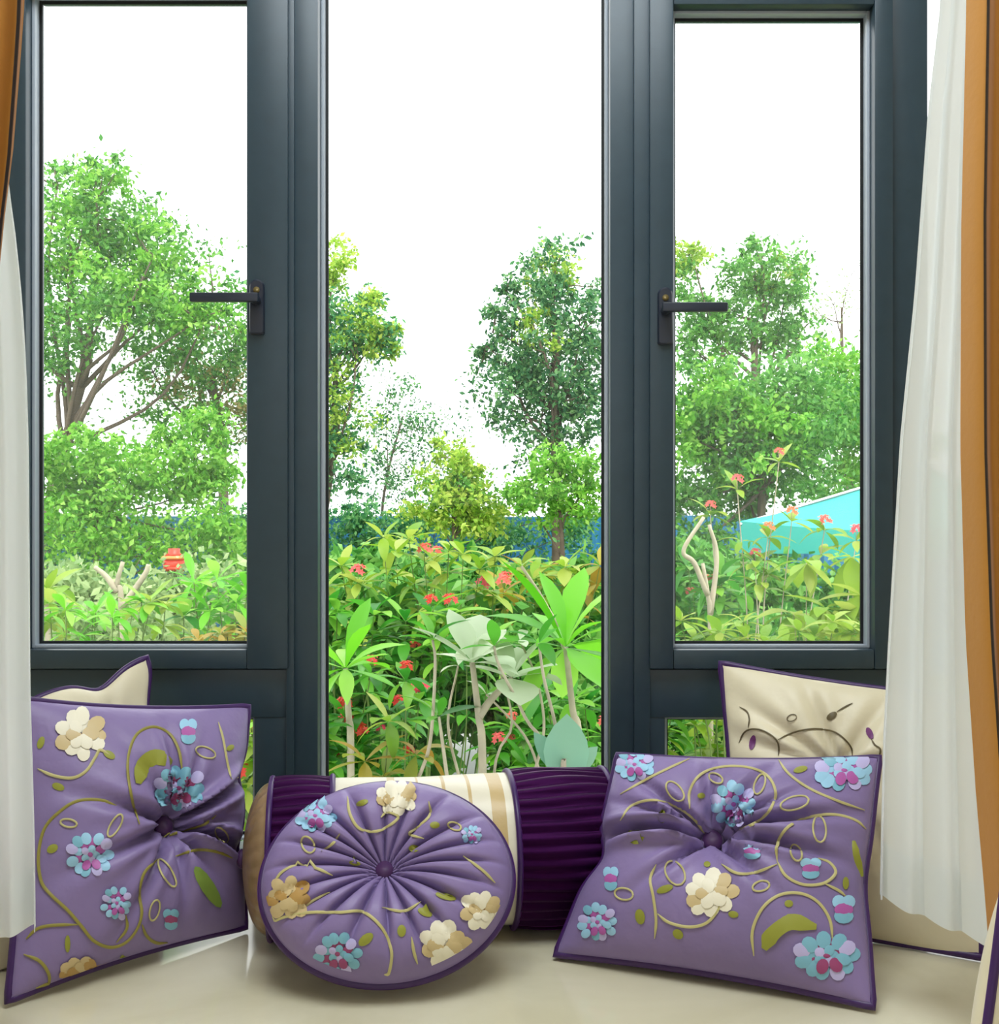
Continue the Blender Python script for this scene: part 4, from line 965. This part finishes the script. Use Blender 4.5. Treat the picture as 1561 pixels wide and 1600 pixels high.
def rosette(root, p, key, n, L, e0=-10, e1=65, R=None, wscale=1.0):
    R = R or rnd; a0 = R.uniform(0, 6.28)
    for k in range(n):
        a = a0 + 2.4 * k + R.uniform(-.25, .25); e = math.radians(e0 + (e1 - e0) * (k + R.random()) / n)
        d = Vector((math.cos(a) * math.cos(e), math.sin(a) * math.cos(e), math.sin(e)))
        place('leaf', R.choice(LM[key]), root, Vector(p) + d * L * .03, d, (R.uniform(-.2, .2), R.uniform(-.2, .2), 1), L * R.uniform(.7, 1.15), wscale * R.uniform(.85, 1.15))

def shrub(name, label, cat, base, tips, key, nleaf, L, seed, flowers=0.0, fkey='flower_red', stem='stem', r=.0045, group=None, key2=None, e0=-25, e1=60, along=2, fsize=.05, lo=.0):
    """tips: list of (px,py,d); stems rise from the base on the ground and end in leaf whorls"""
    L *= 1.3
    R = random.Random(seed); bx = at(base[0], 0, base[1]); g = Vector((bx.x, bx.y, GZ))
    root = tag(empty(name, g), label, cat, group); b = MB(); nfl = 0
    for i, (px, py, d) in enumerate(tips):
        t = at(px, py, d); s = g + Vector((R.uniform(-.12, .12), R.uniform(-.1, .1), 0)); s = s + (Vector((t.x, t.y, GZ)) - s) * .55
        mid = s.lerp(t, .55) + Vector((R.uniform(-.06, .06), R.uniform(-.06, .06), .05))
        pts = catmull([s, mid, t], 6); b.tube([tuple(q) for q in pts], list(np.linspace(r, r * .45, len(pts))), 6)
        kk = key2 if (key2 and R.random() < .35) else key
        rosette(root, t, kk, nleaf, L, e0, e1, R)
        for j in range(along):
            q = pts[int(len(pts) * R.uniform(.62, .93))]; rosette(root, q, kk, 3, L * .9, e0, 40, R)
        if R.random() < flowers:
            o = place('flower_cluster', FM[fkey], root, t + Vector((0, 0, L * .35)), (R.uniform(-.3, .3), .8, .6), (0, -.8, .6), fsize * R.uniform(.9, 1.5)); nfl += 1
            b.tube([tuple(t), tuple(t + Vector((0, 0, L * .36)))], r * .35, 5)
    b.build('stems', M[stem], root, True)
    return root
def scatter(x0, x1, y0, y1, d0, d1, n, seed):
    R = random.Random(seed); out = []
    for k in range(n):
        # stratified in x
        x = x0 + (x1 - x0) * (k + R.random()) / n; out.append((x, R.uniform(y0, y1), R.uniform(d0, d1)))
    return out
FS = 'flowering shrubs outside the centre pane'
shrub('flowering_shrub', 'lime-leaved shrub with red blossom in the upper left of centre pane', 'shrub', (640, 5.2), scatter(510, 790, 840, 930, 4.9, 5.4, 15, 1), 'big_lime', 7, .11, 21, .3, 'flower_pink', group=FS, along=3)
shrub('flowering_shrub', 'olive shrub with orange new leaves below the blue fence, beside the right post', 'shrub', (850, 5.8), scatter(770, 945, 870, 930, 5.6, 6.0, 10, 2), 'big_lime', 7, .12, 22, .25, 'flower_pink', group=FS, key2='big_rust', along=3)
shrub('flowering_shrub', 'green shrub with scattered red clusters, lower left of centre pane', 'shrub', (540, 3.9), scatter(480, 660, 1050, 1200, 3.7, 4.0, 15, 3), 'big_mid', 7, .10, 23, .75, 'flower_red', group=FS, along=3, fsize=.035)
shrub('flowering_shrub', 'dense dark green shrub in the middle of centre pane', 'shrub', (640, 4.6), scatter(505, 770, 950, 1060, 4.4, 4.7, 14, 4), 'big_mid', 8, .12, 24, .3, 'flower_red', group=FS, along=3, fsize=.045)
shrub('flowering_shrub', 'leafy green shrub at the lower right corner of centre pane', 'shrub', (880, 4.2), scatter(770, 960, 1080, 1210, 4.0, 4.4, 13, 5), 'big_mid', 8, .11, 25, .15, 'flower_pink', group=FS, key2='big_green', along=3, fsize=.04)
shrub('flowering_shrub', 'bronze-leaved young shrub behind the round cushion', 'shrub', (615, 3.4), [(608, 1128, 3.4), (650, 1180, 3.4), (570, 1190, 3.35), (600, 1215, 3.4)], 'big_rust', 8, .10, 26, 0, group=FS, key2='big_lime', along=1)
shrub('flowering_shrub', 'green shrub with pink clusters seen between the left cushion and the post', 'shrub', (390, 3.8), scatter(330, 480, 1090, 1270, 3.6, 4.0, 9, 6), 'big_lime', 8, .10, 27, .6, 'flower_red', group=FS, along=3, fsize=.04, key2='big_green')
shrub('flowering_shrub', 'bushy green shrub behind the low right pane', 'shrub', (1090, 4.2), scatter(1000, 1180, 1090, 1200, 4.0, 4.4, 12, 7), 'big_mid', 8, .09, 28, .25, 'flower_red', group=FS, along=4, fsize=.03, key2='big_lime')
FL = 'shrubs low in the left casement'
shrub('garden_shrub', 'glossy green shrub beside the left post under the red lantern', 'shrub', (340, 5.0), scatter(285, 400, 905, 965, 4.7, 5.2, 11, 8), 'big_green', 8, .12, 31, 0, group=FL, along=3, key2='big_mid')
shrub('garden_shrub', 'pale grey-green shrub at the lower left of left casement', 'shrub', (130, 4.6), scatter(20, 260, 940, 1000, 4.3, 4.8, 15, 9), 'big_lime', 8, .09, 32, 0, group=FL, along=3, key2='big_green')
shrub('garden_shrub', 'rust and orange leaved low shrub in the bottom right corner of left casement', 'shrub', (350, 4.2), scatter(300, 400, 985, 1020, 4.1, 4.3, 6, 10), 'big_rust', 8, .08, 33, .3, 'flower_pink', group=FL, along=2, fsize=.03)
FR = 'shrubs low in the right casement'
shrub('garden_shrub', 'leggy shrub with small coral flowers on long stems in the right casement', 'shrub', (1190, 5.0), [(1217, 722, 5.0), (1152, 765, 5.0), (1237, 815, 5.0), (1288, 830, 4.9), (1338, 845, 4.9), (1110, 805, 5.1), (1180, 880, 5), (1200, 840, 5)], 'big_lime', 5, .09, 41, 1.0, 'flower_pink', group=FR, stem='bark_pale', along=2, fsize=.04)
shrub('garden_shrub', 'pale-stemmed shrub with drooping leaves below the turquoise parasol', 'shrub', (1280, 4.4), [(1260, 880, 4.4), (1330, 870, 4.4), (1345, 930, 4.3), (1290, 950, 4.3), (1240, 960, 4.5), (1350, 990, 4.3)], 'big_lime', 9, .13, 42, 0, group=FR, stem='bark_pale', e0=-60, e1=30, along=2)
shrub('garden_shrub', 'dark green shrub beside the right post in the right casement', 'shrub', (1090, 5.4), scatter(1030, 1160, 880, 960, 5.1, 5.6, 11, 11), 'big_mid', 8, .12, 43, .1, 'flower_pink', group=FR, along=3)
shrub('garden_shrub', 'low pale shrub along the bottom rail of right casement', 'shrub', (1200, 4.0), scatter(1040, 1370, 970, 1010, 3.9, 4.2, 16, 12), 'big_lime', 8, .08, 44, .15, 'flower_pink', group=FR, along=3, key2='big_green', fsize=.03)

def frangipani(label, stems, key, n, L, seed, bark='bark_pale', r=.014, e0=-5, e1=70, wscale=1.0):
    R = random.Random(seed); p0 = at(*stems[0][0]); g = Vector((p0.x, p0.y, GZ)); root = tag(empty('frangipani', g), label, 'plant', 'frangipani plants near the glass'); b = MB()
    for st in stems:
        pts = [at(*p) for p in st]
        if st is stems[0]: pts = [g] + pts
        sp = catmull(pts, 5); b.tube([tuple(q) for q in sp], list(np.linspace(r, r * .6, len(sp))), 8)
        if n: rosette(root, pts[-1], key, n, L, e0, e1, R, wscale)
    b.build('stems', M[bark], root, True); return root
frangipani('frangipani with long bright green leaves by the right post', [[(905, 1180, 3.55), (895, 1110, 3.55), (884, 1012, 3.55)]], 'big_green', 17, .31, 51, e0=-30, e1=75)
frangipani('pale silvery-leaved plant on a grey stem in the middle of centre pane', [[(754, 1200, 3.4), (748, 1120, 3.4), (738, 1035, 3.4)], [(748, 1120, 3.4), (770, 1090, 3.42), (800, 1060, 3.45)]], 'big_pale', 8, .21, 52, wscale=1.15)
frangipani('frangipani with broad green leaves at the left edge of centre pane', [[(548, 1180, 3.7), (545, 1120, 3.7), (540, 1045, 3.7)]], 'big_green', 13, .24, 53, e0=-25, e1=70)
frangipani('low plant with one broad blue-green leaf by the bolster', [[(880, 1222, 3.2), (882, 1215, 3.2)]], 'big_blue', 0, .1, 54, r=.01)
bl = bpy.data.objects['frangipani.003']
place('leaf', LM['big_blue'][0], bl, at(882, 1236, 3.2), (0.05, .12, 1), (0.1, -1, .1), .215, 1.0)
place('leaf', LM['big_blue'][1], bl, at(884, 1216, 3.2), (-.55, .2, .8), (0.1, -1, .3), .16, .6)
place('leaf', LM['big_blue'][1], bl, at(884, 1216, 3.2), (.6, .3, .5), (0.1, -1, .3), .14, .6)
frangipani('bare forked pale stems in the left casement', [[(190, 960, 5.2), (183, 915, 5.2), (192, 878, 5.2)], [(184, 925, 5.2), (165, 900, 5.2), (148, 886, 5.2)], [(190, 950, 5.2), (225, 900, 5.2), (232, 882, 5.2)]], 'big_pale', 0, .1, 55, r=.016)
frangipani('bare crossing pale stems in the right casement', [[(1110, 1000, 4.6), (1106, 930, 4.6), (1098, 880, 4.6)], [(1106, 930, 4.6), (1085, 880, 4.6), (1068, 860, 4.6), (1100, 808, 4.6)], [(1110, 960, 4.6), (1120, 870, 4.65), (1108, 820, 4.65)]], 'big_lime', 0, .1, 56, r=.012)
frangipani('pale-leaved frangipani at the left edge of left casement', [[(75, 990, 4.9), (72, 950, 4.9), (74, 925, 4.9)]], 'big_lime', 11, .17, 57)
frangipani('slender green cane plant leaning across the middle of centre pane', [[(862, 1225, 3.3), (820, 1120, 3.3), (780, 1040, 3.3), (772, 1010, 3.3)], [(862, 1225, 3.3), (870, 1150, 3.3), (850, 1060, 3.3), (842, 1005, 3.3)], [(700, 1225, 3.35), (690, 1150, 3.35), (686, 1120, 3.35)], [(650, 1225, 3.35), (672, 1160, 3.35), (680, 1040, 3.35), (676, 1000, 3.35)]], 'big_mid', 4, .12, 58, bark='bark_pale', r=.006)
frangipani('tangle of thin dry canes in the lower middle of centre pane', [[(770, 1225, 3.5), (800, 1130, 3.5), (775, 1030, 3.5)], [(720, 1225, 3.5), (700, 1130, 3.5), (716, 1040, 3.5)], [(830, 1225, 3.5), (850, 1140, 3.5), (838, 1060, 3.5), (812, 1000, 3.5)], [(850, 1225, 3.5), (820, 1150, 3.5), (760, 1085, 3.5)]], 'big_pale', 2, .07, 60, bark='bark_pale', r=.005)
frangipani('tall thin cane with small leaves above the green frangipani', [[(900, 1180, 3.7), (880, 1010, 3.7), (850, 940, 3.7), (815, 885, 3.7)]], 'big_lime', 4, .09, 59, bark='bark_pale', r=.008)

# undergrowth filling the beds behind those plants
def bed(label, blobs, size, m, seed, lp=30):
    B = [(np.array(at(x, y, d)), rx * d / F, rx * d / F, ry * d / F, n) for x, y, d, rx, ry, n in blobs]
    o, _ = leaf_cloud('undergrowth', B, size, m, None, seed, lp, .2); tag(o, label, 'undergrowth', kind='stuff')
bed('mixed low green undergrowth filling the bed outside the centre pane', [(560, 900, 6.8, 70, 40, 24), (680, 910, 6.8, 70, 40, 22), (800, 930, 6.8, 70, 40, 20), (900, 930, 6.6, 60, 40, 20), (600, 1000, 5.2, 80, 50, 30), (720, 1010, 5.2, 70, 50, 20), (840, 1040, 5.2, 80, 60, 30), (930, 1150, 4.9, 50, 70, 24), (530, 1120, 4.8, 60, 70, 30), (620, 1160, 4.8, 60, 60, 22), (540, 960, 6, 60, 50, 26), (640, 950, 6.2, 70, 50, 28), (740, 960, 6.2, 70, 50, 26), (860, 990, 6, 80, 60, 34), (920, 1080, 5.6, 60, 80, 30), (560, 1080, 5.6, 80, 70, 36), (660, 1050, 5.8, 80, 60, 30), (780, 1080, 5.6, 70, 70, 26), (520, 1180, 5.2, 60, 60, 24), (860, 1180, 5.2, 90, 60, 34)], .095, M['leaf_mid'], 71)
bed('mixed low green undergrowth outside the left casement', [(90, 930, 6.2, 80, 40, 30), (200, 940, 6.2, 80, 40, 30), (320, 930, 6.2, 80, 45, 34), (120, 1000, 5.6, 100, 50, 36), (260, 1010, 5.6, 80, 50, 30), (380, 1020, 5.4, 60, 60, 20), (390, 1200, 5.0, 60, 120, 30)], .07, M['leaf_pale'], 72)
bed('mixed low green undergrowth outside the right casement', [(1080, 900, 6.4, 60, 50, 26), (1160, 930, 6.4, 70, 50, 26), (1260, 940, 6.4, 80, 50, 26), (1340, 940, 6.4, 50, 50, 16), (1090, 1000, 5.6, 70, 50, 26), (1200, 1010, 5.6, 80, 50, 30), (1320, 1010, 5.6, 80, 50, 26), (1080, 1150, 5.2, 70, 80, 30)], .07, M['leaf_mid'], 73)
